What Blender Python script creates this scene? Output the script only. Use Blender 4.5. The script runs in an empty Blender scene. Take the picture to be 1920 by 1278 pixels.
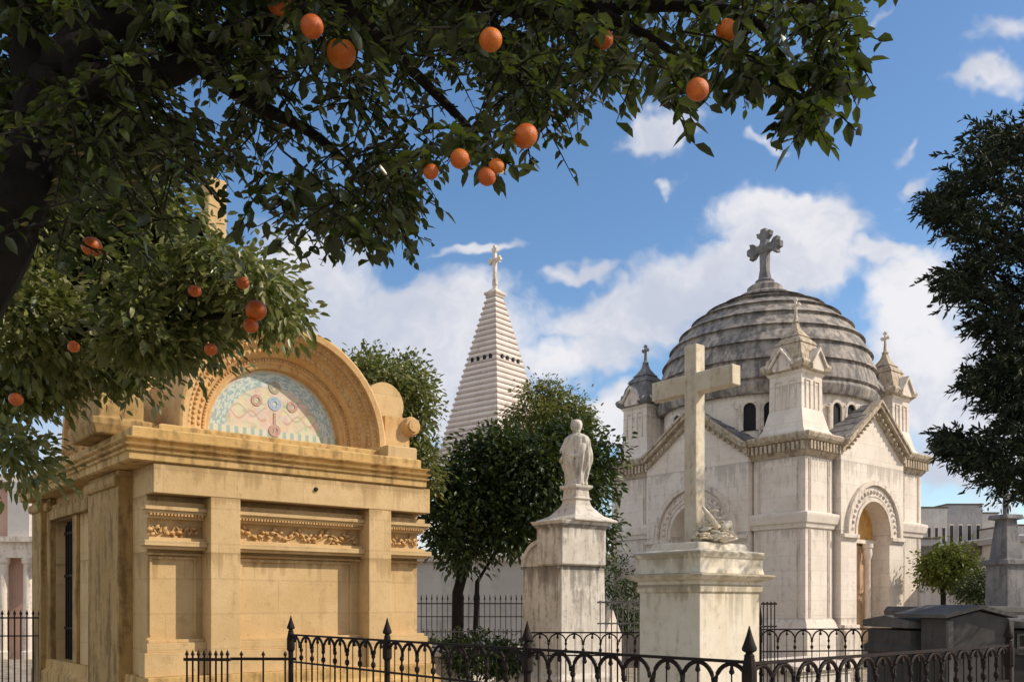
import bpy, bmesh, math, random
import numpy as np
from mathutils import Vector, Matrix
R = math.radians
PI = math.pi
C = bpy.context.scene.collection
scene = bpy.context.scene
random.seed(7)
rng = np.random.default_rng(11)

# ------------------------------------------------------------------ camera
FPX, CX, HZ, EYE = 1690.0, 960.0, 1130.0, 1.6          # focal length, centre column, horizon row of the 1920 x 1278 photograph; eye height
cam = bpy.data.cameras.new('camera'); camo = bpy.data.objects.new('camera', cam); C.objects.link(camo)
camo.location = (0, 0, EYE); camo.rotation_euler = (R(90), 0, 0)
cam.sensor_width = 36; cam.lens = 36 * FPX / 1920; cam.shift_y = (HZ - 639) / 1920
cam.clip_start = .05; cam.clip_end = 3000
scene.camera = camo
# ------------------------------------------------------------------ sun, sky
SUN_EL, SUN_AZ = 37.0, -4.0        # azimuth from +X, turned towards +Y (away from the viewer)
sd = Vector((math.cos(R(SUN_EL)) * math.cos(R(SUN_AZ)), math.cos(R(SUN_EL)) * math.sin(R(SUN_AZ)), math.sin(R(SUN_EL))))
sl = bpy.data.lights.new('sun', 'SUN'); so = bpy.data.objects.new('sun', sl); C.objects.link(so)
sl.energy = 3.85; sl.angle = R(.5); sl.color = (1, .87, .70)
so.rotation_euler = sd.to_track_quat('Z', 'Y').to_euler(); so.location = sd * 50
world = bpy.data.worlds.new('World'); scene.world = world; world.use_nodes = True
nt = world.node_tree; nt.nodes.clear()
def N(t, typ, ins=None, **kw):
    n = t.nodes.new(typ)
    for k, v in kw.items(): setattr(n, k, v)
    for k, v in (ins or {}).items():
        if isinstance(v, bpy.types.NodeSocket): t.links.new(v, n.inputs[k])
        else: n.inputs[k].default_value = v
    return n
def M_(t, op, a, b=0.0, c=0.0, clamp=False):
    n = N(t, 'ShaderNodeMath', {0: a, 1: b, 2: c}, operation=op); n.use_clamp = clamp
    return n.outputs[0]
def MIX(t, f, a, b, blend='MIX'):
    n = t.nodes.new('ShaderNodeMix'); n.data_type = 'RGBA'; n.blend_type = blend
    for i, v in ((0, f), (6, a), (7, b)):
        if isinstance(v, bpy.types.NodeSocket): t.links.new(v, n.inputs[i])
        else: n.inputs[i].default_value = v if i == 0 else (v if len(v) == 4 else (*v, 1))
    return n.outputs[2]
def RAMP(t, f, lo, hi):
    n = N(t, 'ShaderNodeMapRange', {0: f, 1: lo, 2: hi}); n.interpolation_type = 'SMOOTHSTEP'; n.clamp = True
    return n.outputs[0]
sky = N(nt, 'ShaderNodeTexSky'); sky.sky_type = 'NISHITA'; sky.sun_disc = False
sky.sun_elevation = R(SUN_EL); sky.sun_rotation = R(90 - SUN_AZ); sky.air_density = 1.0; sky.dust_density = .4; sky.ozone_density = 2.0
tc = N(nt, 'ShaderNodeTexCoord'); sep = N(nt, 'ShaderNodeSeparateXYZ', {0: tc.outputs['Generated']})
yy = M_(nt, 'MAXIMUM', sep.outputs[1], .12)
gu = M_(nt, 'DIVIDE', sep.outputs[0], yy); gv = M_(nt, 'DIVIDE', sep.outputs[2], yy)
gvec = N(nt, 'ShaderNodeCombineXYZ', {0: gu, 1: gv}).outputs[0]
warp = N(nt, 'ShaderNodeTexNoise', {'Vector': gvec, 'Scale': 7.0, 'Detail': 4.0, 'Roughness': .6})
wv = N(nt, 'ShaderNodeVectorMath', {0: warp.outputs['Color'], 1: (.5, .5, .5)}, operation='SUBTRACT').outputs[0]
wv = N(nt, 'ShaderNodeVectorMath', {0: wv, 'Scale': .16}, operation='SCALE').outputs[0]
gw = N(nt, 'ShaderNodeVectorMath', {0: gvec, 1: wv}, operation='ADD').outputs[0]
sp2 = N(nt, 'ShaderNodeSeparateXYZ', {0: gw}); wu, wvv = sp2.outputs[0], sp2.outputs[1]
CLOUDS = [(1500, 430, 115, 62, 1.1, 0), (1400, 505, 190, 62, 1.1, .1), (1200, 575, 190, 55, 1.0, .15), (1730, 590, 110, 110, .9, .4), (1810, 730, 190, 110, 1.1, 0),
    (1090, 655, 130, 45, .75, .2), (1130, 780, 110, 60, .9, 0), (760, 640, 190, 100, 1.15, 0), (560, 560, 140, 130, 1.15, -.3), (870, 760, 150, 80, .9, 0), (895, 452, 75, 16, .8, .15),
    (1240, 235, 75, 42, .95, .5), (1425, 262, 24, 16, .6, .4), (1268, 335, 36, 12, .6, .5), (1880, 150, 60, 34, .8, .2), (1900, 40, 50, 40, .6, .6),
    (1705, 342, 34, 20, .7, .3), (1698, 268, 22, 12, .5, .3), (1660, 30, 70, 14, .5, .6), (1080, 500, 60, 20, .75, .2), (1640, 480, 80, 30, .8, .0), (1690, 110, 30, 16, .3, .5),
    (330, 820, 300, 120, .9, 0), (1900, 880, 200, 60, .9, 0), (960, 1010, 900, 60, .5, 0), (200, 250, 120, 70, .6, 0), (640, -250, 260, 80, .8, 0), (1500, -300, 300, 90, .8, 0), (2400, 500, 260, 120, 1, 0), (-500, 500, 260, 120, 1, 0)]
acc = None
for px, py, rx, ry, am, rot in CLOUDS:
    u0, v0 = (px - CX) / FPX, (HZ - py) / FPX
    a = M_(nt, 'SUBTRACT', wu, u0); b = M_(nt, 'SUBTRACT', wvv, v0)
    ca, sa = math.cos(rot), math.sin(rot)
    p = M_(nt, 'ADD', M_(nt, 'MULTIPLY', a, ca * FPX / rx), M_(nt, 'MULTIPLY', b, sa * FPX / rx))
    q = M_(nt, 'ADD', M_(nt, 'MULTIPLY', a, -sa * FPX / ry), M_(nt, 'MULTIPLY', b, ca * FPX / ry))
    r2 = M_(nt, 'ADD', M_(nt, 'MULTIPLY', p, p), M_(nt, 'MULTIPLY', q, q))
    g = M_(nt, 'MULTIPLY', M_(nt, 'EXPONENT', M_(nt, 'MULTIPLY', r2, -.7)), am)
    acc = g if acc is None else M_(nt, 'MAXIMUM', acc, g)
fine = N(nt, 'ShaderNodeTexNoise', {'Vector': gw, 'Scale': 11.0, 'Detail': 7.0, 'Roughness': .58}).outputs[0]
dens = RAMP(nt, M_(nt, 'ADD', acc, M_(nt, 'MULTIPLY', M_(nt, 'SUBTRACT', fine, .5), 1.0)), .20, .68)
shade = N(nt, 'ShaderNodeTexNoise', {'Vector': gw, 'Scale': 5.0, 'Detail': 5.0, 'Roughness': .55}).outputs[0]
ccol = MIX(nt, RAMP(nt, shade, .38, .62), (5.2, 5.5, 6.4), (8.1, 7.9, 8.0))
skyc = N(nt, 'ShaderNodeHueSaturation', {'Saturation': 1.14, 'Value': 1.42, 'Color': sky.outputs[0]}).outputs[0]
skyc = MIX(nt, M_(nt, 'MULTIPLY', dens, .93), skyc, ccol)
n3 = N(nt, 'ShaderNodeTexNoise', {'Vector': tc.outputs['Generated'], 'Scale': 2.6, 'Detail': 5.0, 'Roughness': .6}).outputs[0]
rear_fill = M_(nt, 'MULTIPLY', RAMP(nt, n3, .40, .56), M_(nt, 'SUBTRACT', 1.0, RAMP(nt, sep.outputs[1], -.05, .25)))  # unseen bright cloud behind and overhead, added to fill the shaded walls
skyc = MIX(nt, M_(nt, 'MULTIPLY', rear_fill, .9), skyc, (8.2, 7.5, 6.9))
bg = N(nt, 'ShaderNodeBackground', {'Color': skyc, 'Strength': .105})
nt.links.new(bg.outputs[0], N(nt, 'ShaderNodeOutputWorld').inputs[0])
scene.view_settings.view_transform = 'Standard'; scene.view_settings.look = 'None'
scene.view_settings.exposure = 0.12; scene.view_settings.gamma = 1.0
try: scene.view_settings.use_curve_mapping = False
except Exception: pass
scene.render.engine = 'CYCLES'
scene.cycles.max_bounces = 6; scene.cycles.transparent_max_bounces = 4

# ------------------------------------------------------------------ measuring the place
TH = 50.5
UX, UY = math.sin(R(TH)), math.cos(R(TH))       # local +x of every plot in the cemetery grid; local +y is (-UY, UX)
RZ = R(90 - TH)
def ray(px, py, Y): return Vector(((px - CX) / FPX * Y, Y, EYE + (HZ - py) / FPX * Y))
class Plot:
    def __init__(s, px, Y): s.X = (px - CX) / FPX * Y; s.Y = Y
    def loc(s): return (s.X, s.Y, 0)
    def W(s, x, y, z=0): return Vector((s.X + UX * x - UY * y, s.Y + UY * x + UX * y, z))
    def fx(s, px, y=0):
        t = (px - CX) / FPX; X0, Y0 = s.X - UY * y, s.Y + UX * y
        return (Y0 * t - X0) / (UX - t * UY)
    def fy(s, px, x=0):
        t = (px - CX) / FPX; X0, Y0 = s.X + UX * x, s.Y + UY * x
        return (X0 - t * Y0) / (UY + t * UX)
    def fz(s, py, x=0, y=0): return EYE + (HZ - py) / FPX * (s.Y + UY * x + UX * y)

# ------------------------------------------------------------------ scene helpers
def thing(name, label, cat, loc=(0, 0, 0), rz=0, group=None):
    o = bpy.data.objects.new(name, None); C.objects.link(o)
    o.location = loc; o.rotation_euler = (0, 0, rz); o['label'] = label; o['category'] = cat
    if group: o['group'] = group
    return o
def dup(root, loc, rz=0, label=None, scale=None):
    r = root.copy(); C.objects.link(r); r.location = loc; r.rotation_euler = (0, 0, rz)
    if label: r['label'] = label
    if scale: r.scale = scale
    for ch in list(root.children):
        c = ch.copy(); C.objects.link(c); c.parent = r
        for g in ch.children:
            d = g.copy(); C.objects.link(d); d.parent = c
    return r
def link(name, me, mat, parent=None, smooth=False):
    me.materials.append(mat)
    if smooth:
        for p in me.polygons: p.use_smooth = True
        if smooth != True:
            try: me.set_sharp_from_angle(angle=R(smooth))
            except Exception: pass
    o = bpy.data.objects.new(name, me); C.objects.link(o)
    if parent is not None: o.parent = parent
    return o
class MB:
    def __init__(s): s.b = bmesh.new()
    def face(s, vs):
        try: return s.b.faces.new(vs)
        except ValueError: return None
    def box(s, x0, y0, z0, x1, y1, z1, M=None):
        v = [s.b.verts.new((M @ Vector(p)) if M else p) for p in ((x0,y0,z0),(x1,y0,z0),(x1,y1,z0),(x0,y1,z0),(x0,y0,z1),(x1,y0,z1),(x1,y1,z1),(x0,y1,z1))]
        for f in ((0,3,2,1),(4,5,6,7),(0,1,5,4),(1,2,6,5),(2,3,7,6),(3,0,4,7)): s.face([v[i] for i in f])
    def loft(s, rings, cap=True, closed=True):
        R_ = [[s.b.verts.new(p) for p in r] for r in rings]
        n = len(R_[0])
        for a, b in zip(R_, R_[1:]):
            for i in range(n if closed else n - 1):
                j = (i + 1) % n; s.face([a[i], a[j], b[j], b[i]])
        if cap: s.face(R_[0][::-1]); s.face(R_[-1])
    def rect(s, x0, y0, x1, y1, prof):          # prof: (z, outward offset)
        s.loft([[(x0-o,y0-o,z),(x1+o,y0-o,z),(x1+o,y1+o,z),(x0-o,y1+o,z)] for z, o in prof])
    def lathe(s, prof, n=24, cx=0, cy=0, fold=0, nf=0, sq=(1, 1)):
        rings = []
        for k, (z, r) in enumerate(prof):
            ring = []
            for i in range(n):
                a = 2*PI*i/n; rr = r * (1 + fold * math.sin(nf*a + k*.55) * (.6+.4*math.sin(2*a+k)))
                ring.append((cx + rr*math.cos(a)*sq[0], cy + rr*math.sin(a)*sq[1], z))
            rings.append(ring)
        s.loft(rings)
    def prism(s, pts, d):                       # pts 3-D polygon, extruded by vector d
        d = Vector(d); a = [Vector(p) for p in pts]
        s.loft([[tuple(p) for p in a], [tuple(p + d) for p in a]])
    def tube(s, pts, rad, n=6):
        pts = [Vector(p) for p in pts]
        if not hasattr(rad, '__len__'): rad = [rad] * len(pts)
        rings = []
        for i, p in enumerate(pts):
            t = (pts[min(i+1, len(pts)-1)] - pts[max(i-1, 0)]).normalized()
            u = t.cross(Vector((0, 0, 1)) if abs(t.z) < .9 else Vector((0, 1, 0))).normalized(); w = t.cross(u)
            rings.append([tuple(p + (u*math.cos(2*PI*k/n) + w*math.sin(2*PI*k/n)) * rad[i]) for k in range(n)])
        s.loft(rings)
    def ball(s, c, r, n=8, sc=(1, 1, 1), M=None):
        rings = []
        for i in range(1, n//2 + 2):
            ph = PI * (i - .5) / (n//2 + 1)
            ring = []
            for k in range(n):
                v = Vector((r*sc[0]*math.sin(ph)*math.cos(2*PI*k/n), r*sc[1]*math.sin(ph)*math.sin(2*PI*k/n), r*sc[2]*math.cos(ph)))
                if M: v = M @ v
                ring.append(tuple(v + Vector(c)))
            rings.append(ring)
        s.loft(rings)
    def strip(s, pts, t0, t1, d0, d1, pl, closed=False):   # band along a path (s,z) in a wall plane, from offset t0 to t1, depth d0 to d1; pl maps (s,z,d)
        n = len(pts); nor = []
        for i in range(n):
            a = Vector(pts[max(i-1, 0)]); b = Vector(pts[i]); c = Vector(pts[min(i+1, n-1)])
            e1 = (b-a).normalized() if i else (c-b).normalized(); e2 = (c-b).normalized() if i < n-1 else e1
            n1 = Vector((-e1.y, e1.x)); n2 = Vector((-e2.y, e2.x)); m = (n1+n2).normalized()
            nor.append(m / max(.3, m.dot(n1)))
        rings = []
        for p, m in zip(pts, nor):
            p = Vector(p); a = p + m*t0; b = p + m*t1
            rings.append([pl(a.x, a.y, d0), pl(b.x, b.y, d0), pl(b.x, b.y, d1), pl(a.x, a.y, d1)])
        s.loft(rings)
    def build(s, name, mat, parent=None, smooth=False, bevel=0):
        bmesh.ops.recalc_face_normals(s.b, faces=s.b.faces[:])
        me = bpy.data.meshes.new(name); s.b.to_mesh(me); s.b.free()
        o = link(name, me, mat, parent, smooth)
        if bevel:
            m = o.modifiers.new('bevel', 'BEVEL'); m.width = bevel; m.segments = 2; m.limit_method = 'ANGLE'; m.angle_limit = R(40)
        return o
def front(y0=0): return lambda s, z, d: (s, y0 - d, z)
def left(x0=0): return lambda s, z, d: (x0 - d, s, z)
def arc(cs, cz, r, a0=180, a1=0, n=28): return [(cs + r*math.cos(R(a0+(a1-a0)*i/n)), cz + r*math.sin(R(a0+(a1-a0)*i/n))) for i in range(n+1)]

# ------------------------------------------------------------------ materials
def mat(name):
    m = bpy.data.materials.new(name); m.use_nodes = True; t = m.node_tree
    b = t.nodes['Principled BSDF']; return m, t, b
def noise(t, vec, sc, det=5, rough=.6, stretch=None):
    if stretch: vec = N(t, 'ShaderNodeMapping', {'Vector': vec, 'Scale': stretch}).outputs[0]
    return N(t, 'ShaderNodeTexNoise', {'Vector': vec, 'Scale': sc, 'Detail': float(det), 'Roughness': rough}).outputs[0]
def stone(name, c1, c2, stain=(.06,.055,.05), st_amt=.6, st_lo=.52, lichen=None, li_lo=.6, joint=0, bump=.35, rough=.85, sc=1.0, jcol=None, jw=.9, offs=0, drip=(), dcol=(.10,.085,.07), damt=.75):
    m, t, b = mat(name)
    co = N(t, 'ShaderNodeTexCoord').outputs['Object']
    if offs: co = N(t, 'ShaderNodeVectorMath', {0: co, 1: (offs, offs*.7, 0)}, operation='ADD').outputs[0]
    big = noise(t, co, 1.3*sc); mid = noise(t, co, 6*sc, 8, .65); fine_ = noise(t, co, 45*sc, 6, .7)
    col = MIX(t, RAMP(t, big, .35, .65), c1, c2)
    col = MIX(t, M_(t, 'MULTIPLY', RAMP(t, mid, .5, .75), .35), col, tuple(x*.6 for x in c1))
    streak = noise(t, co, 5*sc, 6, .6, (1, 1, .16))
    s_ = M_(t, 'MULTIPLY', RAMP(t, M_(t, 'ADD', M_(t, 'MULTIPLY', streak, .7), M_(t, 'MULTIPLY', mid, .3)), st_lo-.02, st_lo+.17), st_amt)
    col = MIX(t, s_, col, stain)
    if lichen:
        l1 = noise(t, co, 9*sc, 6, .7)
        col = MIX(t, M_(t, 'MULTIPLY', RAMP(t, l1, li_lo, li_lo+.08), .8), col, lichen)
    if drip:        # rain dirt running down the face below each ledge
        zz = N(t, 'ShaderNodeSeparateXYZ', {0: co}).outputs[2]; st2 = noise(t, co, 9, 5, .65, (1, 1, .07)); pa = noise(t, co, 1.7, 3)
        for zl_, ln_ in drip:
            ln2 = M_(t, 'MULTIPLY', M_(t, 'MULTIPLY', RAMP(t, st2, .36, .72), ln_), M_(t, 'ADD', M_(t, 'MULTIPLY', RAMP(t, pa, .38, .62), 1.2), .15))
            dz = M_(t, 'SUBTRACT', zl_, zz)
            m1 = M_(t, 'SUBTRACT', 1.0, M_(t, 'DIVIDE', dz, M_(t, 'ADD', ln2, .01)), clamp=True)
            m2 = M_(t, 'MULTIPLY', M_(t, 'GREATER_THAN', dz, -.01), m1)
            col = MIX(t, M_(t, 'MULTIPLY', m2, damt), col, dcol)
    h = M_(t, 'ADD', M_(t, 'MULTIPLY', fine_, .5), M_(t, 'MULTIPLY', mid, .6))
    pit = noise(t, co, 22*sc, 3, .5)
    col = MIX(t, M_(t, 'MULTIPLY', RAMP(t, fine_, .52, .72), .28), col, tuple(x*.45 for x in c1))
    col = MIX(t, M_(t, 'MULTIPLY', RAMP(t, pit, .66, .72), .35), col, tuple(x*.4 for x in c1))
    if joint:
        sx = N(t, 'ShaderNodeSeparateXYZ', {0: co}); z = sx.outputs[2]
        f = M_(t, 'FRACT', M_(t, 'DIVIDE', M_(t, 'ADD', z, M_(t, 'MULTIPLY', big, .004)), joint))
        j = M_(t, 'LESS_THAN', M_(t, 'ABSOLUTE', M_(t, 'SUBTRACT', f, .5)), .011/joint)
        cr_ = M_(t, 'FLOOR', M_(t, 'ADD', M_(t, 'DIVIDE', z, joint), .5)); xy = M_(t, 'ADD', sx.outputs[0], sx.outputs[1])
        f2 = M_(t, 'FRACT', M_(t, 'ADD', M_(t, 'DIVIDE', xy, joint*2.1), M_(t, 'MULTIPLY', cr_, .37)))
        j = M_(t, 'MAXIMUM', j, M_(t, 'LESS_THAN', M_(t, 'ABSOLUTE', M_(t, 'SUBTRACT', f2, .5)), .009/(joint*2.1)))
        tone = N(t, 'ShaderNodeTexWhiteNoise', {'Vector': N(t, 'ShaderNodeCombineXYZ', {0: cr_, 1: M_(t, 'FLOOR', M_(t, 'ADD', M_(t, 'ADD', M_(t, 'DIVIDE', xy, joint*2.1), M_(t, 'MULTIPLY', cr_, .37)), .5))}).outputs[0]}).outputs[0]
        col = MIX(t, M_(t, 'MULTIPLY', tone, .16), col, tuple(x*.62 for x in c1))
        col = MIX(t, M_(t, 'MULTIPLY', j, jw*.5), col, jcol or tuple(x*.45 for x in c1))
        h = M_(t, 'SUBTRACT', h, M_(t, 'MULTIPLY', j, jw))
    bp = N(t, 'ShaderNodeBump', {'Height': h, 'Strength': bump, 'Distance': .02})
    t.links.new(col, b.inputs['Base Color']); t.links.new(bp.outputs[0], b.inputs['Normal'])
    b.inputs['Roughness'].default_value = rough; b.inputs['Specular IOR Level'].default_value = .25
    return m
def plain(name, c, rough=.6, metal=0, var=.25, sc=8, c2=None, bump=.1):
    m, t, b = mat(name)
    co = N(t, 'ShaderNodeTexCoord').outputs['Object']; n = noise(t, co, sc, 6, .65)
    t.links.new(MIX(t, RAMP(t, n, .4, .65), c, c2 or tuple(x*(1-var) for x in c)), b.inputs['Base Color'])
    b.inputs['Roughness'].default_value = rough; b.inputs['Metallic'].default_value = metal; b.inputs['Specular IOR Level'].default_value = .3
    if bump:
        bp = N(t, 'ShaderNodeBump', {'Height': noise(t, co, sc*6, 4), 'Strength': bump*2, 'Distance': .01}); t.links.new(bp.outputs[0], b.inputs['Normal'])
    return m
def leafmat(name, c1, c2, c3, trans=.25, rough=.42, spec=.4):
    m, t, b = mat(name)
    g = N(t, 'ShaderNodeNewGeometry').outputs['Random Per Island']
    big = noise(t, N(t, 'ShaderNodeTexCoord').outputs['Object'], 2.2, 3)
    col = MIX(t, g, c1, c2); col = MIX(t, M_(t, 'MULTIPLY', M_(t, 'GREATER_THAN', g, .965), .6), col, tuple(min(.4, x*2.2+.05*(i<2)) for i, x in enumerate(c2))); col = MIX(t, M_(t, 'MULTIPLY', RAMP(t, big, .45, .65), .7), col, c3)
    t.links.new(col, b.inputs['Base Color']); b.inputs['Roughness'].default_value = rough; b.inputs['Specular IOR Level'].default_value = spec
    tr = N(t, 'ShaderNodeBsdfTranslucent', {'Color': MIX(t, .5, col, (.14, .20, .015))})
    mx = N(t, 'ShaderNodeMixShader', {0: trans, 1: b.outputs[0], 2: tr.outputs[0]})
    t.links.new(mx.outputs[0], t.nodes['Material Output'].inputs[0]); return m
m_ochre = stone('ochre_sandstone', (.58,.405,.20), (.66,.48,.26), stain=(.30,.19,.07), st_amt=.35, st_lo=.52, drip=((3.215, .5), (2.87, .4), (2.2, .5)), dcol=(.26,.16,.06), damt=.6, joint=.42, bump=.45, jw=.35)
m_ochre_old = stone('weathered_ochre_stone', (.55,.36,.14), (.62,.42,.18), stain=(.13,.075,.03), st_amt=.6, st_lo=.47, bump=.55, sc=1.6)
m_pier = stone('ochre_with_painted_shade', (.40,.26,.10), (.46,.31,.13), stain=(.10,.06,.025), st_amt=.65, st_lo=.46, bump=.6, sc=1.6)  # browner copy of the ochre: the door side's shade is put into the colour
m_carved = stone('carved_ochre_stone', (.60,.37,.16), (.66,.45,.22), stain=(.20,.10,.04), st_amt=.45, st_lo=.52, bump=.6, sc=3)
m_white = stone('pale_marble', (.74,.66,.58), (.82,.75,.67), stain=(.24,.20,.18), st_amt=.38, st_lo=.54, drip=((5.22, 1.3), (3.44, .6), (7.08, .5), (1.22, .3)), damt=.38, joint=.37, bump=.25, jw=.35)
m_whitetrim = stone('pale_marble_trim', (.68,.60,.52), (.76,.68,.60), stain=(.16,.14,.13), st_amt=.6, st_lo=.50, lichen=(.30,.25,.12), li_lo=.60, bump=.4, sc=1.4)
m_frieze = stone('lichened_cornice', (.50,.42,.33), (.58,.50,.40), stain=(.13,.095,.07), st_amt=.7, st_lo=.47, lichen=(.34,.25,.08), li_lo=.54, bump=.8, sc=2)
m_dome = stone('weathered_dome_stone', (.31,.285,.265), (.46,.41,.36), stain=(.085,.085,.09), st_amt=.8, st_lo=.43, bump=.6, sc=1.0)
m_slate = stone('grey_roof_stone', (.16,.16,.17), (.26,.25,.25), stain=(.06,.06,.065), st_amt=.7, st_lo=.48, bump=.5, sc=1.3)
m_spire = stone('banded_spire_stone', (.74,.66,.60), (.80,.73,.67), stain=(.34,.26,.22), st_amt=.4, st_lo=.55, bump=.2, sc=.6)
m_ped = stone('yellowed_pedestal_stone', (.74,.66,.52), (.80,.74,.63), stain=(.24,.20,.12), st_amt=.45, st_lo=.53, drip=((2.0, .25), (1.83, .12), (1.74, .5)), dcol=(.22,.17,.09), damt=.6, lichen=(.36,.31,.14), li_lo=.62, bump=.25, sc=2)
m_cross = stone('old_cross_stone', (.66,.57,.43), (.76,.69,.56), stain=(.26,.20,.10), st_amt=.5, st_lo=.50, bump=.35, sc=3)
m_grey = stone('stained_pedestal_marble', (.58,.53,.46), (.68,.64,.58), stain=(.15,.13,.11), st_amt=.6, st_lo=.50, drip=((2.74, .8), (2.14, 1.3)), dcol=(.085,.075,.06), bump=.4, sc=2.4)
m_dark = stone('dark_granite', (.060,.058,.056), (.085,.08,.078), stain=(.03,.03,.03), st_amt=.5, bump=.2, sc=2)
m_lid = stone('grey_tomb_lid', (.10,.097,.093), (.15,.145,.14), stain=(.07,.07,.07), st_amt=.6, bump=.3, sc=2)
m_iron = plain('rusty_iron', (.010,.0075,.007), .75, .0, c2=(.024,.011,.008), sc=14)
m_steel = plain('grey_painted_iron', (.16,.15,.15), .5, .2, c2=(.08,.075,.07), sc=10)
m_darkin = plain('dark_opening', (.012,.012,.016), .7)
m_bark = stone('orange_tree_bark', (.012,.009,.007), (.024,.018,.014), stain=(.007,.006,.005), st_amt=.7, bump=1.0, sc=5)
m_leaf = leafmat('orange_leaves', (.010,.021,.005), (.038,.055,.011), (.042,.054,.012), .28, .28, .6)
m_leaf2 = leafmat('sun_tinted_orange_leaves', (.06,.09,.022), (.32,.32,.12), (.18,.19,.05), .32, .36, .6)  # brighter copy of the orange leaves, with sunlight put into the colour
m_leafd = leafmat('dark_broad_leaves', (.016,.034,.010), (.055,.080,.020), (.045,.065,.016), .15, .45)
m_leafy = leafmat('yellow_green_leaves', (.09,.12,.02), (.17,.18,.03), (.13,.15,.03), .3, .5)
m_conif = leafmat('dark_conifer_needles', (.014,.022,.014), (.028,.040,.022), (.026,.032,.016), .05, .6, .2)
m_hedge = leafmat('hedge_leaves', (.04,.065,.02), (.10,.12,.04), (.05,.08,.02), .15, .5)
def orange_mat():
    m, t, b = mat('orange_peel'); co = N(t, 'ShaderNodeTexCoord').outputs['Object']
    t.links.new(MIX(t, RAMP(t, M_(t, 'ADD', noise(t, co, 30), M_(t, 'MULTIPLY', M_(t, 'SUBTRACT', N(t, 'ShaderNodeObjectInfo').outputs['Random'], .5), .5)), .3, .75), (.46,.085,.004), (.62,.16,.010)), b.inputs['Base Color'])
    bp = N(t, 'ShaderNodeBump', {'Height': noise(t, co, 330, 2), 'Strength': .8, 'Distance': .002}); t.links.new(bp.outputs[0], b.inputs['Normal'])
    b.inputs['Roughness'].default_value = .38; return m
m_orange = orange_mat()

# ------------------------------------------------------------------ foliage (real leaf-sized faces)
def leaves_mesh(name, pos, d, nrm, ln, wd, m, parent):
    n = len(pos)
    d = d / np.linalg.norm(d, axis=1, keepdims=True)
    s = np.cross(d, nrm); s /= np.linalg.norm(s, axis=1, keepdims=True) + 1e-9
    up = np.cross(s, d)
    L = ln[:, None]; Wd = wd[:, None]
    V = np.empty((n, 6, 3))
    droop = -np.array([0, 0, 1.0])
    V[:, 0] = pos
    V[:, 1] = pos + d*L*.32 + s*Wd*.5 + up*Wd*.16
    V[:, 2] = pos + d*L*.68 + s*Wd*.42 + up*Wd*.12 + droop*L*.05
    V[:, 3] = pos + d*L + droop*L*.14
    V[:, 4] = pos + d*L*.68 - s*Wd*.42 + up*Wd*.12 + droop*L*.05
    V[:, 5] = pos + d*L*.32 - s*Wd*.5 + up*Wd*.16
    idx = (np.arange(n)*6)[:, None]
    F = np.concatenate([idx + np.array([0,1,2,3]), idx + np.array([0,3,4,5])], axis=1).reshape(-1)
    me = bpy.data.meshes.new(name); me.vertices.add(n*6); me.vertices.foreach_set('co', V.reshape(-1))
    me.loops.add(len(F)); me.loops.foreach_set('vertex_index', F.astype(np.int32))
    me.polygons.add(n*2); me.polygons.foreach_set('loop_start', (np.arange(n*2)*4).astype(np.int32)); me.polygons.foreach_set('loop_total', np.full(n*2, 4, np.int32))
    me.update(calc_edges=True); me.validate()
    return link(name, me, m, parent)
def rnd(n): 
    v = rng.normal(size=(n, 3)); return v / np.linalg.norm(v, axis=1, keepdims=True)
def crown(name, balls, n, ln, m, parent, org=(0, 0, 0), sub=.16, per=26, up=.3, wr=.45, hollow=.55):
    """balls: world (x,y,z,rx,ry,rz); leaves sit in small sprays spread through the balls, thicker towards the outside"""
    balls = np.array(balls, float); vol = (balls[:, 3]*balls[:, 4]*balls[:, 5])**.7; pr = vol/vol.sum()
    k = max(1, n//per); bi = rng.choice(len(balls), k, p=pr); B = balls[bi]
    rr = hollow + (1-hollow)*rng.random(k)**.7; u = rnd(k); c = B[:, :3] + u*rr[:, None]*B[:, 3:6]
    size = sub*(.5 + rng.random(k))
    c = np.repeat(c, per, 0); out = np.repeat(u, per, 0); sz = np.repeat(size, per)[:, None]
    off = np.clip(rng.normal(size=c.shape), -1.7, 1.7)*sz*np.array([1, 1, .7])
    pos = c + off - np.array(org)
    d = off/sz*.5 + out*.5 + rnd(len(pos))*.6 + np.array([0, 0, -up*.6])
    nr = rnd(len(pos))*.9 + np.array([0, 0, up+.5]) + out*.4
    L = ln*(.6 + .7*rng.random(len(pos)))
    return leaves_mesh(name, pos, d, nr, L, L*wr, m, parent)
def twigs(anchors, m, parent, name, ln=.07, tl=.24, nl=9, org=(0,0,0), down=.55, tm=None):
    P, D, Nn, Ls = [], [], [], []; tb = MB()
    for a in anchors:
        a = Vector(a) - Vector(org)
        th = random.random()*2*PI
        dr = Vector((math.cos(th), math.sin(th), -down*random.random()*1.6 + .15)).normalized()
        L = tl*random.uniform(.6, 1.3); k = int(nl*random.uniform(.7, 1.3)); pts = []
        for i in range(k+1):
            f = i/k; p = a + dr*L*f + Vector((0, 0, -down*.5*L*f*f)); pts.append(p)
            if i == 0: continue
            az = random.random()*2*PI
            ld = dr*.5 + Vector((math.cos(az), math.sin(az), random.uniform(-.9, .25))) 
            P.append(p); D.append(ld); Nn.append(Vector((random.gauss(0,.6), random.gauss(0,.6), 1))); Ls.append(ln*random.uniform(.6, 1.25))
        tb.tube([pts[0], pts[len(pts)//2], pts[-1]], [.004, .003, .0015], 3)
    Ls = np.array(Ls)
    leaves_mesh(name, np.array(P), np.array(D), np.array(Nn), Ls, Ls*.52, m, parent)
    if tm: tb.build('twigs', tm, parent)

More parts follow.
